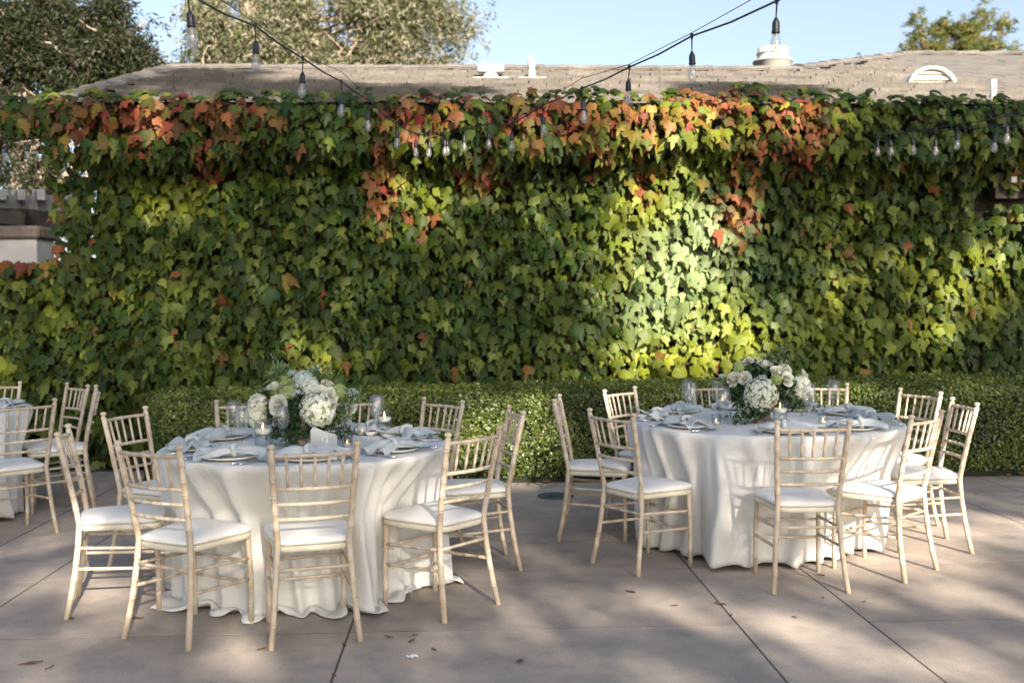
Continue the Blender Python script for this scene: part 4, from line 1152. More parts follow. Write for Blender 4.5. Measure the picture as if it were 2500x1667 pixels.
# ================================================================== TABLEWARE
plate_me = MB(); plate_me.lathe([(0, 0.004), (0.085, 0.004), (0.1, 0.008), (0.132, 0.016), (0.138, 0.0185), (0.1385, 0.0155), (0.11, 0.004), (0.085, 0.0), (0, 0.0)], 40)
plate_me = plate_me.mesh('dinner_plate', M_PORC)
def napkin_mesh(seed):
    r = random.Random(seed); b = MB()
    k1, k2 = r.uniform(2.5, 4), r.uniform(5, 8); ph = [r.uniform(0, 6.28) for _ in range(6)]
    bend = r.uniform(-0.5, 0.5)
    def fn(u, v):
        x = (u - 0.5) * 0.31; a = abs(u - 0.45) * 2
        w = 0.028 + 0.085 * min(1, a * 1.2) ** 0.8
        vv_ = (v - 0.5) * 2
        y = vv_ * w + bend * x * x * 1.4
        puff = 0.026 * (1 - min(1, a) ** 2)
        z = 0.028 + puff * (1 - vv_ * vv_) + (0.010 + 0.012 * a) * math.sin(vv_ * k1 * 2 + ph[0] + u * 3) + 0.006 * math.sin(vv_ * k2 * 2 + ph[1] - u * 6)
        z += 0.008 * math.sin(u * 9 + ph[2]) * a
        z -= 0.018 * max(0, a - 0.75)
        return (x + 0.012 * math.sin(v * 9 + ph[3]) * a, y, max(0.021 if abs(x) < .12 else 0.006, z))
    b.grid(fn, 26, 18)
    # second, fanned layer
    ph2 = [r.uniform(0, 6.28) for _ in range(4)]; a0 = r.uniform(-0.6, 0.6)
    def fn2(u, v):
        x = -0.02 + u * 0.17; w = 0.022 + 0.09 * u ** 0.9; vv_ = (v - 0.5) * 2
        y = vv_ * w; z = 0.050 + 0.014 * math.sin(vv_ * 6 + ph2[0]) * (0.4 + u) - 0.022 * u + 0.012 * math.sin(u * 5 + ph2[1])
        return (x * math.cos(a0) - y * math.sin(a0), x * math.sin(a0) + y * math.cos(a0), max(0.03, z))
    b.grid(fn2, 14, 14)
    # knot
    pts = []
    for k in range(9):
        a = 2 * PI * k / 8; pts.append((-0.015 + 0.006 * math.sin(a * 2), 0.032 * math.cos(a), 0.045 + 0.026 * math.sin(a)))
    b.tube(pts, [0.013 + 0.003 * math.sin(k * 2.1) for k in range(9)], 8)
    me = b.mesh('linen_napkin', M_NAPK); return me
napk = [napkin_mesh(k) for k in range(6)]
def fork_mesh():
    b = MB()
    b.tube([(0, -0.10, 0.004), (0, -0.06, 0.005), (0, 0.0, 0.005), (0, 0.03, 0.009)], [0.005, 0.0045, 0.0028, 0.003], 6)
    b.box((0, 0.04, 0.009), (0.022, 0.022, 0.002))
    for k in range(4): b.tube([(-0.0095 + k * 0.0063, 0.05, 0.009), (-0.0095 + k * 0.0063, 0.088, 0.006)], [0.0015, 0.0009], 5)
    return b.mesh('fork', M_STEEL)
def knife_mesh():
    b = MB(); b.tube([(0, -0.11, 0.005), (0, -0.06, 0.006), (0, 0.0, 0.005)], [0.006, 0.0065, 0.005], 6)
    b.add([(-0.003, 0, 0.002), (0.009, 0.0, 0.002), (0.010, 0.08, 0.002), (0.0, 0.115, 0.002), (-0.003, 0.06, 0.002), (-0.003, 0, 0.006), (0.009, 0.0, 0.003), (0.010, 0.08, 0.003), (0.0, 0.115, 0.003), (-0.003, 0.06, 0.006)],
          [(5, 6, 7, 8, 9), (4, 3, 2, 1, 0), (0, 1, 6, 5), (1, 2, 7, 6), (2, 3, 8, 7), (3, 4, 9, 8), (4, 0, 5, 9)], False)
    return b.mesh('knife', M_STEEL)
def spoon_mesh():
    b = MB(); b.tube([(0, -0.10, 0.004), (0, -0.05, 0.005), (0, 0.03, 0.006)], [0.005, 0.004, 0.0025], 6)
    b.grid(lambda u, v: (math.sin(v * PI) * 0.019 * (u - .5) * 2, 0.03 + v * 0.055, 0.006 - 0.004 * math.sin(v * PI) * (1 - (2 * u - 1) ** 2)), 6, 8)
    return b.mesh('spoon', M_STEEL)
FK, KN, SPN = fork_mesh(), knife_mesh(), spoon_mesh()
WHERE = {'L0': 'at the rear left of the number-card table', 'L1': 'at the left end of the number-card table', 'L2': 'at the front left of the number-card table', 'L3': 'right before the number card',
 'L4': 'at the front right of the number-card table', 'L5': 'at the right end of the number-card table', 'L6': 'at the rear right of the number-card table', 'L7': 'behind the flowers of the number-card table', 'L8': 'behind the paired glasses of the number-card table',
 'R0': 'at the front left of the right-hand table', 'R1': 'at the left end of the right-hand table', 'R2': 'at the rear left of the right-hand table', 'R7': 'behind and left of the flowers, right-hand table', 'R8': 'behind and right of the flowers, right-hand table',
 'R5': 'at the rear right of the right-hand table', 'R6': 'at the right end of the right-hand table', 'R3': 'at the front right of the right-hand table', 'R4': 'at the front middle of the right-hand table', 'T1': 'at the front right of the partly seen left table', 'T3': 'at the right end of the partly seen left table', 'T4': 'at the rear of the partly seen left table', 'T2': 'at the rear right of the partly seen left table'}
ZC = ZT + 0.004
cnt = 0
def set_place(key, c, R, chair, n_cut=True):
    global cnt
    x, y, a = chair; d = Vector((x - c.x, y - c.y, 0)).normalized()
    # seat centre direction
    pos = c + d * (R - 0.185); pos.z = ZC
    rz = math.atan2(d.x, -d.y)        # local -y looks to the sitter
    rr = random.Random(cnt * 7 + 3); cnt += 1
    def loc(lx, ly, lz=0.0):
        v = Matrix.Rotation(rz, 3, 'Z') @ Vector((lx, ly, 0)); return (pos.x + v.x, pos.y + v.y, ZC + lz)
    o = link('dinner_plate', plate_me, None, loc(0, 0)); setp(o, 'round ivory plate ' + WHERE[key], 'plate', 'ivory plates set on the tables')
    o = link('linen_napkin', napk[cnt % 6], None, loc(rr.uniform(-.02, .02), rr.uniform(-.03, .02), -0.004), (0, 0, rz + rr.uniform(-0.6, 0.6) + (PI if rr.random() < .5 else 0)))
    setp(o, 'crumpled pale napkin on the plate ' + WHERE[key], 'napkin', 'pale linen napkins on the plates')
    if n_cut:
        for q_, lx in enumerate((-0.165, -0.19)):
            o = link('fork', FK, None, loc(lx, -0.045 + rr.uniform(-.01, .01)), (0, 0, rz + rr.uniform(-.1, .1)))
            setp(o, ('inner' if q_ == 0 else 'outer') + ' steel fork ' + WHERE[key], 'fork', 'steel cutlery on the tables')
        o = link('knife', KN, None, loc(0.165, -0.045), (0, 0, rz + rr.uniform(-.12, .12))); setp(o, 'steel knife ' + WHERE[key], 'knife', 'steel cutlery on the tables')
        if key in ('L4', 'L3', 'R0', 'R3', 'L2', 'L5'):
            o = link('spoon', SPN, None, loc(0.192, -0.045), (0, 0, rz + rr.uniform(-.1, .1))); setp(o, 'steel spoon ' + WHERE[key], 'spoon', 'steel cutlery on the tables')
for k, v in CH_L.items(): set_place(k, TL, RL, v)
for k, v in CH_R.items(): set_place(k, TR, RR, v)
for k in ('T1', 'T3', 'T4'): set_place(k, TT, RT, CH_T[k], False)

def wine_mesh():
    b = MB()
    b.lathe([(0.034, 0.0), (0.034, 0.0015), (0.012, 0.004), (0.005, 0.009), (0.0045, 0.02), (0.0045, 0.085), (0.006, 0.094), (0.018, 0.104), (0.032, 0.122), (0.0385, 0.145), (0.038, 0.168), (0.034, 0.195), (0.0305, 0.222), (0.0297, 0.2222), (0.033, 0.195), (0.037, 0.168), (0.0372, 0.145), (0.031, 0.123), (0.017, 0.106), (0, 0.100)], 28)
    return b.mesh('bowl', M_GLASSW)
wg = wine_mesh()
b = MB(); b.lathe([(0.0302, 0.2215), (0.0302, 0.2228)], 28); 
wat = MB(); wat.lathe([(0, 0.1015), (0.0165, 0.1075), (0.030, 0.124), (0.0350, 0.140), (0.0350, 0.1401), (0, 0.1401)], 24); wat_me = wat.mesh('water', M_WATER)
def wineglass(px, py, label, s=1.0):
    p = at_z(px, py, ZC); o = empty('wine_glass', p, 0, label, 'wine glass', 'stemmed wine glasses on the tables'); o.scale = (s, s, s)
    link('glass_bowl', wg, o); return o
def z5(x, y): return 400 + x / 3.136, 870 + y / 3.136
def z6(x, y): return 1450 + x / 2.767, 840 + y / 2.767
GL = [(z5(540, 660), 'taller stemmed glass farthest left on the number-card table', 1.03), (z5(600, 705), 'stemmed glass overlapping the leftmost one on the number-card table', 1.0),
      (z5(912, 703), 'stemmed glass in front of the white rose on the number-card table', 1.0), (z5(1397, 655), 'stemmed glass just right of the number card', 0.98),
      (z5(1622, 610), 'stemmed glass beside the right hurricane candle, number-card table', 1.03), (z5(1642, 585), 'stemmed glass farthest back by the right hurricane candle', 1.0),
      (z6(632, 500), 'larger stemmed glass farthest left on the right-hand table', 1.12), (z6(658, 525), 'stemmed glass just right of the leftmost one, right-hand table', 1.05),
      (z6(832, 500), 'stemmed glass left of and behind the trailing greenery, right-hand table', 1.1), (z6(877, 560), 'stemmed glass before the trailing greenery, right-hand table', 1.08),
      (z6(1452, 545), 'stemmed glass right of the flowers, right-hand table', 1.12), (z6(1617, 505), 'sunlit stemmed glass farthest right on the right-hand table', 1.12)]
for (q_, lb, s) in GL: wineglass(q_[0], q_[1], lb, s)
# hurricane candles
def hurricane(px, py, label, h=0.155, r=0.042, fill=0.6):
    p = at_z(px, py, ZC); o = empty('hurricane_candle', p, 0, label, 'candle glass', 'cylinder candle glasses')
    b = MB(); b.lathe([(0, 0.0), (r, 0.0), (r, h), (r - 0.002, h), (r - 0.002, 0.006), (0, 0.006)], 28); b.build('glass_cylinder', M_GLASS, o)
    b = MB(); zf = h * fill; b.lathe([(0, 0.008), (r - 0.003, 0.008), (r - 0.003, zf - 0.012), (0, zf - 0.012)], 24); b.build('water', M_WATER, o)
    b = MB(); b.lathe([(0, zf - 0.014), (r * 0.72, zf - 0.014), (r * 0.92, zf - 0.002), (r * 0.94, zf + 0.012), (r * 0.85, zf + 0.012), (r * 0.7, zf + 0.007), (0, zf + 0.007)], 24); b.build('floating_candle', M_WAX, o)
    b = MB(); b.lathe([(0.001, zf + 0.008), (0.0055, zf + 0.020), (0.0045, zf + 0.030), (0.0005, zf + 0.048)], 10); b.build('flame', M_FLAME, o)
hurricane(*z5(760, 722), 'cylinder glass with lit floating candle left of the number card', 0.16, 0.042, .62)
hurricane(*z5(1690, 600), 'cylinder glass with lit floating candle right of the number card', 0.15, 0.040, .6)
hurricane(*z6(1257, 545), 'cylinder glass with lit floating candle before the right-hand flowers', 0.15, 0.044, .6)
hurricane(*z6(870, 500), 'cylinder glass with small flame behind the stems, right-hand table', 0.14, 0.03, .75)
def votive(px, py, label):
    p = at_z(px, py, ZC); o = empty('votive_glass', p, 0, label, 'votive candle', 'small ribbed votive glasses')
    b = MB(); n = 36
    vs = []; prof = [(0.024, 0), (0.026, 0.03), (0.027, 0.062), (0.0255, 0.062), (0.024, 0.03), (0.021, 0.004)]
    for r_, z in prof:
        for k in range(n): a = 2 * PI * k / n; q_ = r_ + (0.0009 if k % 2 else -0.0009); vs.append((q_ * math.cos(a), q_ * math.sin(a), z))
    b.add(vs, [(i * n + k, i * n + (k + 1) % n, (i + 1) * n + (k + 1) % n, (i + 1) * n + k) for i in range(5) for k in range(n)]); b.build('glass_cup', M_GLASS, o)
    b = MB(); b.lathe([(0, 0.003), (0.019, 0.003), (0.019, 0.018), (0, 0.018)], 18); b.build('tealight', M_WAX, o)
    b = MB(); b.lathe([(0.0008, 0.018), (0.0035, 0.023), (0.0004, 0.036)], 8); b.build('flame', M_FLAME, o)
votive(*z5(1518, 600), 'small ribbed votive glass behind the number card at its right')
votive(*z5(1405, 690), 'small ribbed votive glass touching the right of the number card')
votive(*z6(826, 542), 'small ribbed votive glass left on the right-hand table')
votive(*z6(1548, 535), 'small ribbed votive glass right on the right-hand table')

# number card
pcard = at_z(*z5(1225, 722), ZC)
cd = empty('number_card', pcard, math.radians(8), 'torn-edged pale grey card with a white number 9', 'table number')
m_ = pcard.y / 2500 / 3.136
out = [(-100, 0), (102, 0), (102, 95), (96, 118), (84, 128), (50, 134), (0, 150), (-40, 168), (-66, 182), (-84, 180), (-100, 158)]
b = MB(); fr_ = [(x * m_, -0.003 + y * m_ * 0.12, y * m_) for x, y in out]; bk_ = [(x, y + 0.006, z) for x, y, z in fr_]; n = len(out)
b.add(fr_ + bk_, [tuple(range(n)), tuple(range(2 * n - 1, n - 1, -1))] + [(i, i + n, (i + 1) % n + n, (i + 1) % n) for i in range(n)], False); b.build('card', M_PAPER, cd)
b = MB(); vs = []; path = []
for k in range(25): a = math.radians(20 + 360 * k / 24); path.append((math.cos(a) * 19, 92 + math.sin(a) * 23, 2.2 + 2.4 * abs(math.cos(a))))
for k in range(1, 13):
    f = k / 12; a = math.radians(20 - 95 * f); path.append((-8 + math.cos(a) * 27.5, 72 + math.sin(a) * 40 + 14 * (1 - f), 4.4 * (1 - f) + 1.6))
for x, y, w in path:
    vs.append((x, y, w))
rib = []; fs = []
for i, (x, y, w) in enumerate(vs):
    x2, y2, _ = vs[min(i + 1, len(vs) - 1)]; x1_, y1_, _ = vs[max(i - 1, 0)]
    tx, ty = x2 - x1_, y2 - y1_; L = math.hypot(tx, ty) or 1; nx_, ny_ = -ty / L, tx / L
    for sg in (1, -1):
        X_, Y_ = x + 8 + nx_ * w / 2 * sg, y + ny_ * w / 2 * sg; rib.append((X_ * m_, -0.0038 + Y_ * m_ * 0.12, Y_ * m_))
for i in range(len(vs) - 1): fs.append((2 * i, 2 * i + 1, 2 * i + 3, 2 * i + 2))
b.add(rib, fs, False); b.build('number_nine', M_INK, cd)

# ================================================================== FLOWERS
def petals_ball(n, R, psz, col, seed, squash=(1, 1, 1), jit=0.10):
    r = np.random.default_rng(seed); VV = []; FF = []; CC = []
    for i in range(n):
        z = 1 - 2 * (i + 0.5) / n; a = i * 2.39996; rad = math.sqrt(1 - z * z)
        d = np.array([rad * math.cos(a), rad * math.sin(a), z]) + r.normal(0, jit, 3); d /= np.linalg.norm(d)
        c = d * R * r.uniform(0.88, 1.03) * np.array(squash)
        t1 = np.cross(d, [0.3, 0.5, 0.8]); t1 /= np.linalg.norm(t1); t2 = np.cross(d, t1); ro_ = r.uniform(0, 2)
        tint = np.array(col) * r.uniform(0.90, 1.04) * np.array([1, 1, r.uniform(0.92, 1.0)])
        for k in range(4):
            b_ = ro_ + k * PI / 2; e = t1 * math.cos(b_) + t2 * math.sin(b_); f_ = np.cross(d, e)
            up = r.uniform(0.0, 0.35); s_ = psz * r.uniform(0.85, 1.15)
            o = len(VV)
            VV += [c, c + e * s_ * .55 + f_ * s_ * .5 + d * s_ * up * .4, c + e * s_ + d * s_ * up, c + e * s_ * .55 - f_ * s_ * .5 + d * s_ * up * .4]
            FF.append((o, o + 1, o + 2, o + 3)); CC += [tint * 0.85, tint, tint * 1.02, tint]
    # core
    return np.array(VV), np.array(FF), np.clip(np.array(CC), 0, 0.9)
def flower_obj(name, data, parent, loc, mat=None):
    return link(name, np_mesh(name, data[0], data[1], mat or M_PETAL, data[2], True), parent, loc)
WHT = (0.86, 0.86, 0.81); GRN = (0.42, 0.50, 0.22); BLW = (0.66, 0.74, 0.74)
def hydrangea(parent, loc, R, seed, col=WHT, squash=(1, 1, 1)):
    R = R * 1.08
    o = flower_obj('hydrangea', petals_ball(int(260 * (R / 0.09) ** 1.2), R, 0.0155, col, seed, squash), parent, loc)
    b = MB(); b.lathe([(0.001, -R * .86), (R * .6, -R * .62), (R * .86, 0), (R * .6, R * .62), (0.001, R * .86)], 12); c = b.build('flower_core', M_GREENC, o); c.scale = squash
    return o
M_GREENC = simple('pale_green_core', (0.30, 0.34, 0.20), 0.8)
def rose(parent, loc, R, seed, face, col=(0.85, 0.84, 0.80)):
    R = R * 1.12
    r = np.random.default_rng(seed); VV = []; FF = []; CC = []
    n = 17
    for i in range(n):
        f = i / (n - 1); a = i * 2.399; rad = R * (0.12 + 0.80 * f); op = math.radians(2 + 34 * f ** 1.8); h = R * (1.15 - 0.40 * f); w = R * (0.45 + 0.55 * f)
        o = len(VV); nu, nv = 4, 4
        for v_ in range(nv + 1):
            for u_ in range(nu + 1):
                q_ = v_ / nv; ang_ = (u_ / nu - 0.5) * (w / max(rad, .3 * R)) * 1.7 * (0.35 + 0.65 * math.sin(q_ * PI * 0.62 + .25))
                rr_ = rad * (0.35 + 0.65 * math.sin(q_ * PI / 2)) + math.sin(op) * h * q_ * q_ * .6 + (0.10 * R * f * q_ ** 4)
                zz_ = -0.5 * R + h * q_ * math.cos(op * .7) - 0.10 * R * f * q_ ** 6 - 0.08 * R * (abs(u_ / nu - .5) * 2) ** 2 * q_
                VV.append((rr_ * math.cos(a + ang_), rr_ * math.sin(a + ang_), zz_ + r.normal(0, 0.012) * R)); CC.append(np.array(col) * (0.9 + 0.1 * q_))
        for v_ in range(nv):
            for u_ in range(nu):
                k = o + v_ * (nu + 1) + u_; FF.append((k, k + 1, k + nu + 2, k + nu + 1))
    d = flower_obj('rose', (np.array(VV), np.array(FF), np.array(CC)), parent, loc)
    d.rotation_euler = Vector(face).to_track_quat('Z', 'Y').to_euler(); return d
def lace(parent, loc, R, seed, col=BLW):
    r = np.random.default_rng(seed); VV = []; FF = []; CC = []
    for i in range(70):
        a = r.uniform(0, 6.28); q_ = math.sqrt(r.random()) * R; c = np.array([q_ * math.cos(a), q_ * math.sin(a) * .8, -q_ * q_ / R * .35 + r.normal(0, .003)])
        for k in range(3):
            b_ = r.uniform(0, 6.28); s_ = .005; o = len(VV); e = np.array([math.cos(b_), math.sin(b_), r.uniform(-.3, .8)]) * s_; f_ = np.array([-math.sin(b_), math.cos(b_), 0.3]) * s_ * .6
            VV += [c, c + e + f_, c + e * 1.4, c + e - f_]; FF.append((o, o + 1, o + 2, o + 3)); CC += [np.array(col) * r.uniform(.85, 1.05)] * 4
    o = flower_obj('lace_flower', (np.array(VV), np.array(FF), np.clip(np.array(CC), 0, .9)), parent, loc); o.rotation_euler = (0.45, r.uniform(-.3, .3), 0)
    b = MB()
    for k in range(9): a = k * .7; b.tube([(0, 0, -R * 1.1), (math.cos(a) * R * .7, math.sin(a) * R * .55, -R * .2)], 0.0009, 4)
    b.build('stalk', M_STEMG, o); return o
M_STEMG = simple('green_stem', (0.07, 0.12, 0.04), 0.6)
def sprigs(parent, centers, seed, n, llen, lwid, cols, name='greenery', spread=0.06, droop=0.0):
    r = np.random.default_rng(seed); P0 = []
    for c, rad, k in centers:
        m_n = int(n * k); d = r.normal(0, 1, (m_n, 3)); d /= np.linalg.norm(d, axis=1)[:, None]
        P0.append(np.array(c)[None] + d * (r.random((m_n, 1)) ** .5) * np.array(rad)[None])
    P0 = np.concatenate(P0)
    V, F, C = leaves_np(P0, r, 6, llen, lwid, droop, np.array(cols), spread)
    o = link(name, np_mesh(name, V, F, M_FOLI, C), parent); return o
DGR = [(0.04, 0.075, 0.03), (0.06, 0.105, 0.045), (0.045, 0.085, 0.05), (0.10, 0.15, 0.07)]
LGR = [(0.17, 0.23, 0.09), (0.13, 0.19, 0.08), (0.22, 0.27, 0.12)]
def bouquet(origin, P_, items, greens, label, cat_pos):
    t = empty('bouquet', origin, 0, label, 'flowers', 'white and green table bouquets')
    R_ = lambda p: Vector(p) - origin
    for i, (kind, x, y, rad, dy) in enumerate(items):
        c = R_(P_(x, y, dy)); cen = Vector((0, 0, 0.17)); f = (c - cen); f.y -= 0.14
        if kind == 'H': hydrangea(t, c, rad, i * 3 + 1)
        elif kind == 'HB': hydrangea(t, c, rad, i * 3 + 1, BLW)
        elif kind == 'G': hydrangea(t, c, rad, i * 3 + 1, GRN)
        elif kind == 'R': rose(t, c, rad, i * 5 + 2, (f.x, f.y, f.z))
        elif kind == 'RU': rose(t, c, rad, i * 5 + 2, (f.x * .6, -0.12, 0.35))
        elif kind == 'L': lace(t, c, rad, i * 7)
        b = MB(); b.tube([c, c.lerp(Vector((0, 0, 0.13)), .5) + Vector((0, 0, .01)), (random.uniform(-.02, .02), random.uniform(-.02, .02), 0.10)], 0.003, 5); b.build('stem', M_STEMG, t)
    for (x, y, dy, rad, k, ll, lw_, cols, dr) in greens:
        sprigs(t, [(tuple(R_(P_(x, y, dy))), rad, k)], int(x + y), 30, ll, lw_, cols, droop=dr)
    return t
def vase(origin, rad, h, label, foot):
    o = empty('flower_vase', origin, 0, label, 'vase', 'terracotta footed vases'); b = MB()
    b.lathe([(0, 0), (foot, 0.0), (foot, 0.006), (foot * .72, 0.03), (rad * 0.42, 0.055), (rad * 0.62, 0.075), (rad * 0.92, h * 0.75), (rad, h), (rad * 0.95, h), (rad * .85, h * .75), (rad * .5, .08), (0, .07)], 32); b.build('vase_body', M_TERRA, o)
    return o
vL = at_z(*z5(1062, 668), ZC)
vase(vL, 0.085, 0.15, 'dark terracotta footed vase holding flowers behind the number card', 0.060)
PL = lambda x, y, dy: at_y(*z5(x, y), vL.y + dy)
bouquet(vL, PL, [('H', 1180, 405, 0.088, -0.10), ('R', 1195, 285, 0.036, -0.09), ('R', 1278, 300, 0.036, -0.07), ('H', 728, 365, 0.052, -0.02), ('H', 705, 455, 0.055, -0.03), ('R', 872, 372, 0.044, -0.11), ('RU', 850, 230, 0.038, -0.04),
    ('HB', 1078, 200, 0.062, 0.02), ('H', 1130, 245, 0.045, -0.03), ('R', 1252, 225, 0.034, 0.03), ('G', 1340, 265, 0.034, -0.02), ('L', 1030, 140, 0.040, -0.02), ('L', 1440, 262, 0.038, 0.0), ('L', 1165, 88, 0.028, 0.02), ('R', 1442, 370, 0.036, 0.05),
    ('G', 950, 275, 0.042, -0.05), ('G', 925, 195, 0.03, 0.0), ('G', 860, 300, 0.03, -0.02), ('L', 1010, 270, 0.034, -0.08), ('L', 980, 120, 0.03, 0.0)],
    [(1000, 430, -0.02, (0.10, 0.08, 0.09), 5, 0.045, 0.022, DGR, 0), (1100, 500, 0.0, (0.10, 0.08, 0.05), 4, 0.05, 0.028, DGR, 0), (1330, 450, -0.02, (0.05, 0.05, 0.07), 2.2, 0.024, 0.012, LGR + DGR, 0.2), (880, 190, 0.02, (0.06, 0.05, 0.05), 1.0, 0.055, 0.014, LGR, -0.9),
     (1220, 190, 0.05, (0.05, 0.04, 0.05), .7, 0.05, 0.012, LGR, -0.9), (960, 600, -0.10, (0.05, 0.03, 0.04), .8, 0.042, 0.010, DGR, 0.3), (870, 580, -0.05, (0.05, 0.03, 0.015), .5, 0.04, 0.010, DGR, 0.2), (1390, 580, -0.02, (0.06, 0.03, 0.015), .5, 0.04, 0.010, DGR, .2),
     (830, 330, 0.03, (0.08, 0.06, 0.08), 2.0, 0.04, 0.02, DGR + LGR, 0), (1060, 300, 0.03, (0.14, 0.07, 0.08), 4, 0.04, 0.02, DGR, 0), (1430, 330, 0.02, (0.03, 0.04, 0.05), 1.0, 0.03, 0.008, LGR, -.4)],
    'white hydrangeas and roses with pale green blooms on the number-card table', 'L')
def z7(x, y): return 1740 + x / 6.818, 850 + y / 6.818
vR = at_z(*z7(840, 1225), ZC)
vase(vR, 0.10, 0.14, 'dark terracotta footed vase holding flowers on the right-hand table', 0.066)
PR = lambda x, y, dy: at_y(*z7(x, y), vR.y + dy)
bouquet(vR, PR, [('H', 800, 775, 0.096, -0.12), ('RU', 855, 262, 0.040, -0.03), ('R', 590, 225, 0.028, 0.0), ('R', 345, 520, 0.038, -0.05), ('R', 525, 495, 0.034, -0.08), ('R', 1040, 385, 0.030, -0.07), ('R', 1225, 345, 0.032, -0.03), ('R', 1240, 515, 0.038, -0.10),
    ('R', 1525, 460, 0.033, -0.02), ('H', 1460, 610, 0.056, -0.03), ('H', 1420, 730, 0.040, -0.04), ('G', 1060, 520, 0.030, -0.09), ('G', 430, 330, 0.034, -0.02), ('L', 820, 470, 0.026, -0.10), ('L', 470, 240, 0.034, 0.0), ('L', 1130, 230, 0.034, 0.0), ('L', 720, 260, 0.028, 0.02), ('R', 1130, 360, 0.024, -0.05), ('L', 150, 450, 0.02, 0.0)],
    [(780, 420, 0.02, (0.17, 0.09, 0.07), 6, 0.036, 0.018, DGR, 0), (430, 720, -0.02, (0.08, 0.07, 0.08), 4, 0.034, 0.016, DGR, 0.1), (1200, 770, -0.04, (0.10, 0.07, 0.07), 4.5, 0.038, 0.018, DGR, 0.1), (430, 1030, -0.10, (0.05, 0.03, 0.06), 1.0, 0.032, 0.010, DGR, 0.6),
     (1400, 880, -0.04, (0.06, 0.04, 0.04), 1.6, 0.032, 0.014, DGR, 0.5), (760, 1010, -0.12, (0.03, 0.02, 0.03), .8, 0.05, 0.035, DGR, 0.5), (1150, 110, 0.02, (0.03, 0.02, 0.03), .25, 0.04, 0.008, LGR, -0.9), (900, 600, 0.02, (0.16, 0.07, 0.09), 5, 0.04, 0.02, DGR, 0), (1060, 250, 0.02, (0.09, 0.05, 0.04), 2, 0.035, 0.012, DGR + LGR, -.4), (200, 520, 0.0, (0.05, 0.03, 0.03), .4, 0.03, 0.008, LGR, 0)],
    'white hydrangea and cream roses with dark trailing greenery on the right-hand table', 'R')

# ================================================================== STRING LIGHTS
def bulb_meshes():
    s_ = MB(); s_.lathe([(0.003, 0.0), (0.006, -0.004), (0.010, -0.012), (0.0155, -0.022), (0.0165, -0.04), (0.0165, -0.058), (0.018, -0.060), (0.018, -0.066), (0.016, -0.070), (0.0, -0.070)], 16)
    g_ = MB(); g_.lathe([(0.0125, -0.068), (0.014, -0.078), (0.021, -0.098), (0.0245, -0.118), (0.0235, -0.136), (0.016, -0.150), (0.006, -0.156), (0, -0.157)], 20)
    f_ = MB(); f_.tube([(0, 0, -0.07), (0, 0, -0.135)], 0.0016, 5); f_.tube([(0.004, 0, -0.07), (0.006, 0, -0.12), (0, 0, -0.135)], 0.0009, 4); f_.tube([(-0.004, 0, -0.07), (-0.006, 0, -0.12), (0, 0, -0.135)], 0.0009, 4)
    return s_.mesh('socket', M_BLACK), g_.mesh('bulb', M_GLASSB), f_.mesh('filament', M_FIL)
SK, BU, FI = bulb_meshes()
def string(pts, label, drop=None, ends=(None, None), wire_lift=0.05):
    """pts: (px, py of cable, depth, py of bulb bottom or None)"""
    W_ = [at_y(x, y, d) for x, y, d, _ in pts]
    o = empty('string_lights', W_[len(W_) // 2], 0, label, 'string lights', 'festoon light strings above the tables')
    rl = lambda p: Vector(p) - o.location
    path = []
    for i in range(len(W_)):
        path.append(rl(W_[i]))
        if i < len(W_) - 1:
            m_ = (W_[i] + W_[i + 1]) / 2; m_.z -= 0.012 * (W_[i] - W_[i + 1]).length; path.append(rl(m_))
    b = MB(); b.tube(path, 0.0050, 6); b.build('cable', M_BLACK, o)
    b = MB(); b.tube([rl(p) + Vector((0.0, 0, 0.016 + (wire_lift if (i % 3 == 1) else 0))) for i, p in enumerate(W_)], 0.0022, 5); b.build('support_wire', M_BLACK, o)
    for (x, y, d, yb), w in zip(pts, W_):
        if yb is None: continue
        bot = at_y(x, yb, d); Ld = max(0.02, w.z - bot.z - 0.157)
        b = MB(); q0 = rl(w); q1 = q0 + Vector((random.uniform(-.008, .008), random.uniform(-.008, .008), -Ld))
        b.tube([q0 + Vector((0, 0, 0.012)), q0, q0 + Vector((0, 0, -0.02)), q1], [0.009, 0.010, 0.004, 0.0028], 6); b.build('drop_cord', M_BLACK, o)
        sk = link('socket', SK, o, q1, (random.uniform(-.07, .07), random.uniform(-.07, .07), 0)); link('bulb', BU, sk); link('filament', FI, sk)
    return o
def zA(x): return x / 2.767
string([(300, -120, 3.0, None), (zA(1268), zA(-40), 4.25, zA(328)), (zA(1722), zA(175), 5.3, zA(482)), (zA(2045), zA(395), 6.05, zA(665)), (833, zA(552), 6.75, zA(795)), (800 + zA(272), zA(672), 7.45, zA(893)), (800 + zA(465), zA(838), 8.25, zA(1008)), (800 + zA(593), zA(903), 8.8, zA(1068)), (800 + zA(692), zA(915), 9.1, zA(1068)), (800 + zA(790), zA(905), 9.25, zA(1055))],
       'black festoon cable with clear bulbs running from the creeper to the upper left')
string([(2060, -90, 3.6, None), (1650 + zA(682), zA(8), 4.45, zA(368)), (1650 + zA(108), zA(245), 5.3, zA(555)), (800 + zA(2038), zA(455), 6.1, zA(715)), (800 + zA(1718), zA(598), 6.8, zA(835)), (800 + zA(1455), zA(708), 7.5, zA(922)), (800 + zA(1246), zA(835), 8.2, zA(1028)), (800 + zA(1078), zA(838), 8.8, zA(1008)), (800 + zA(922), zA(880), 9.1, zA(1028)), (800 + zA(805), zA(900), 9.3, zA(1052))],
       'black festoon cable with clear bulbs running from the creeper to the upper right')
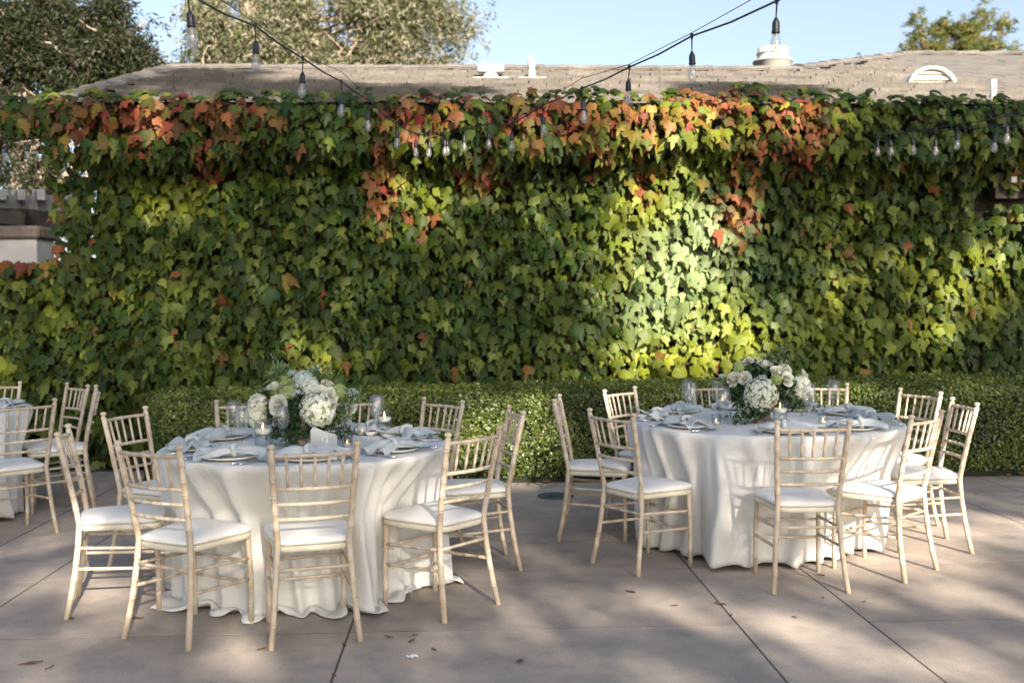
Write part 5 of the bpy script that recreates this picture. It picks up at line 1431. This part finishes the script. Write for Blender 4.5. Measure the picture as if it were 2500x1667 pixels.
string([(1650 + zA(1300), zA(915), 9.25, None), (1650 + zA(1358), zA(912), 9.2, zA(1060)), (1650 + zA(1450), zA(905), 9.15, zA(1060)), (1650 + zA(1605), zA(890), 9.0, zA(1050)), (1650 + zA(1750), zA(885), 8.9, zA(1057)), (1650 + zA(1900), zA(872), 8.7, zA(1018)), (1650 + zA(2160), zA(858), 8.3, zA(1033)), (2560, zA(848), 7.6, None)],
       'lower festoon cable with clear bulbs in front of the creeper at right')
string([(1650 + zA(1560), zA(890), 9.1, None), (1650 + zA(1900), zA(840), 8.6, None), (1650 + zA(2236), zA(785), 8.0, zA(978)), (2580, zA(735), 7.2, None)], 'upper festoon cable rising to the right picture edge before the creeper')
string([(-80, 330, 8.2, None), (14.5, 338, 9.0, 398), (67, 340, 9.2, 394), (95, 345, 9.4, None)], 'short festoon cable with two bulbs at the left picture edge')

# ================================================================== LITTER
LFL = ['dry leaf near the front leg of the left edge-on chair', 'dry leaf by the front leg of the chair with an orange post', 'dry leaf in a shaded slab left of the right-hand table front', 'dry leaf in front of the right-hand table beside the first long joint',
 'dry leaf touching the first long joint right of centre', 'dark dry leaf beside the second long joint under the front chair', 'small dry leaf right of the second long joint', 'dry leaf nearest the right foot of the chair before the number card', 'dry leaf among those right of the number-card chair, upper one',
 'dry leaf among those right of the number-card chair, lower one', 'dry leaf above and right of the white paper scrap', 'dry leaf between the two feet of the chair before the number card', 'small dark dry leaf at the front left', 'thin dry leaf at the bottom middle of the paving', 'dry leaf on the grey paving right of the rightmost chair',
 'largest dry brown leaf at the lower left corner', 'dry leaf lying in the long joint below the number-card table', 'tiny dry leaf at the very bottom left of centre', 'dry leaf in front of the rightmost chairs', 'thin dry leaf between the two long joints on the right', 'twig-like dry leaf left of the first long joint']
dl = []
for k, (x, y, s_) in enumerate([(170, 1510, .030), (335, 1510, .03), (1540, 1445, .035), (1785, 1503, .02), (1760, 1475, .03), (2000, 1405, .03), (2010, 1461, .016), (950, 1556, .022), (1010, 1553, .02), (1005, 1567, .022), (1060, 1587, .022), (640, 1586, .022), (120, 1632, .022), (1270, 1615, .03), (2385, 1207, .022), (75, 1620, .05), (840, 1575, .02), (815, 1650, .014), (2110, 1470, .02), (1940, 1508, .018), (1645, 1480, .02)]):
    p = at_z(x, min(y, 1660), 0.001); b = MB(); a = random.uniform(0, 6.28)
    V_ = []; 
    for j in range(5):
        for i in (-1, 0, 1):
            f = j / 4; V_.append(((f - .5) * 2 * s_, i * s_ * .38 * math.sin(f * PI * .9 + .15), 0.003 + 0.006 * abs(i) * random.random() + 0.006 * f * random.random()))
    b.add(V_, [(j * 3 + i, j * 3 + i + 1, j * 3 + i + 4, j * 3 + i + 3) for j in range(4) for i in (0, 1)], True)
    o = b.build('fallen_leaf', M_DEADL, None, p, (0, 0, a)); setp(o, LFL[k], 'leaf', 'dry leaves scattered on the paving')
p = at_z(1004, 1606, 0.0); b = MB()
b.grid(lambda u, v: ((u - .5) * .05 + .006 * math.sin(v * 7), (v - .5) * .03, 0.004 + 0.008 * abs(math.sin(u * 6 + v * 4))), 6, 4); o = b.build('paper_scrap', M_INK, None, p, (0, 0, .4)); setp(o, 'small crumpled white paper scrap on the paving in the foreground', 'litter')
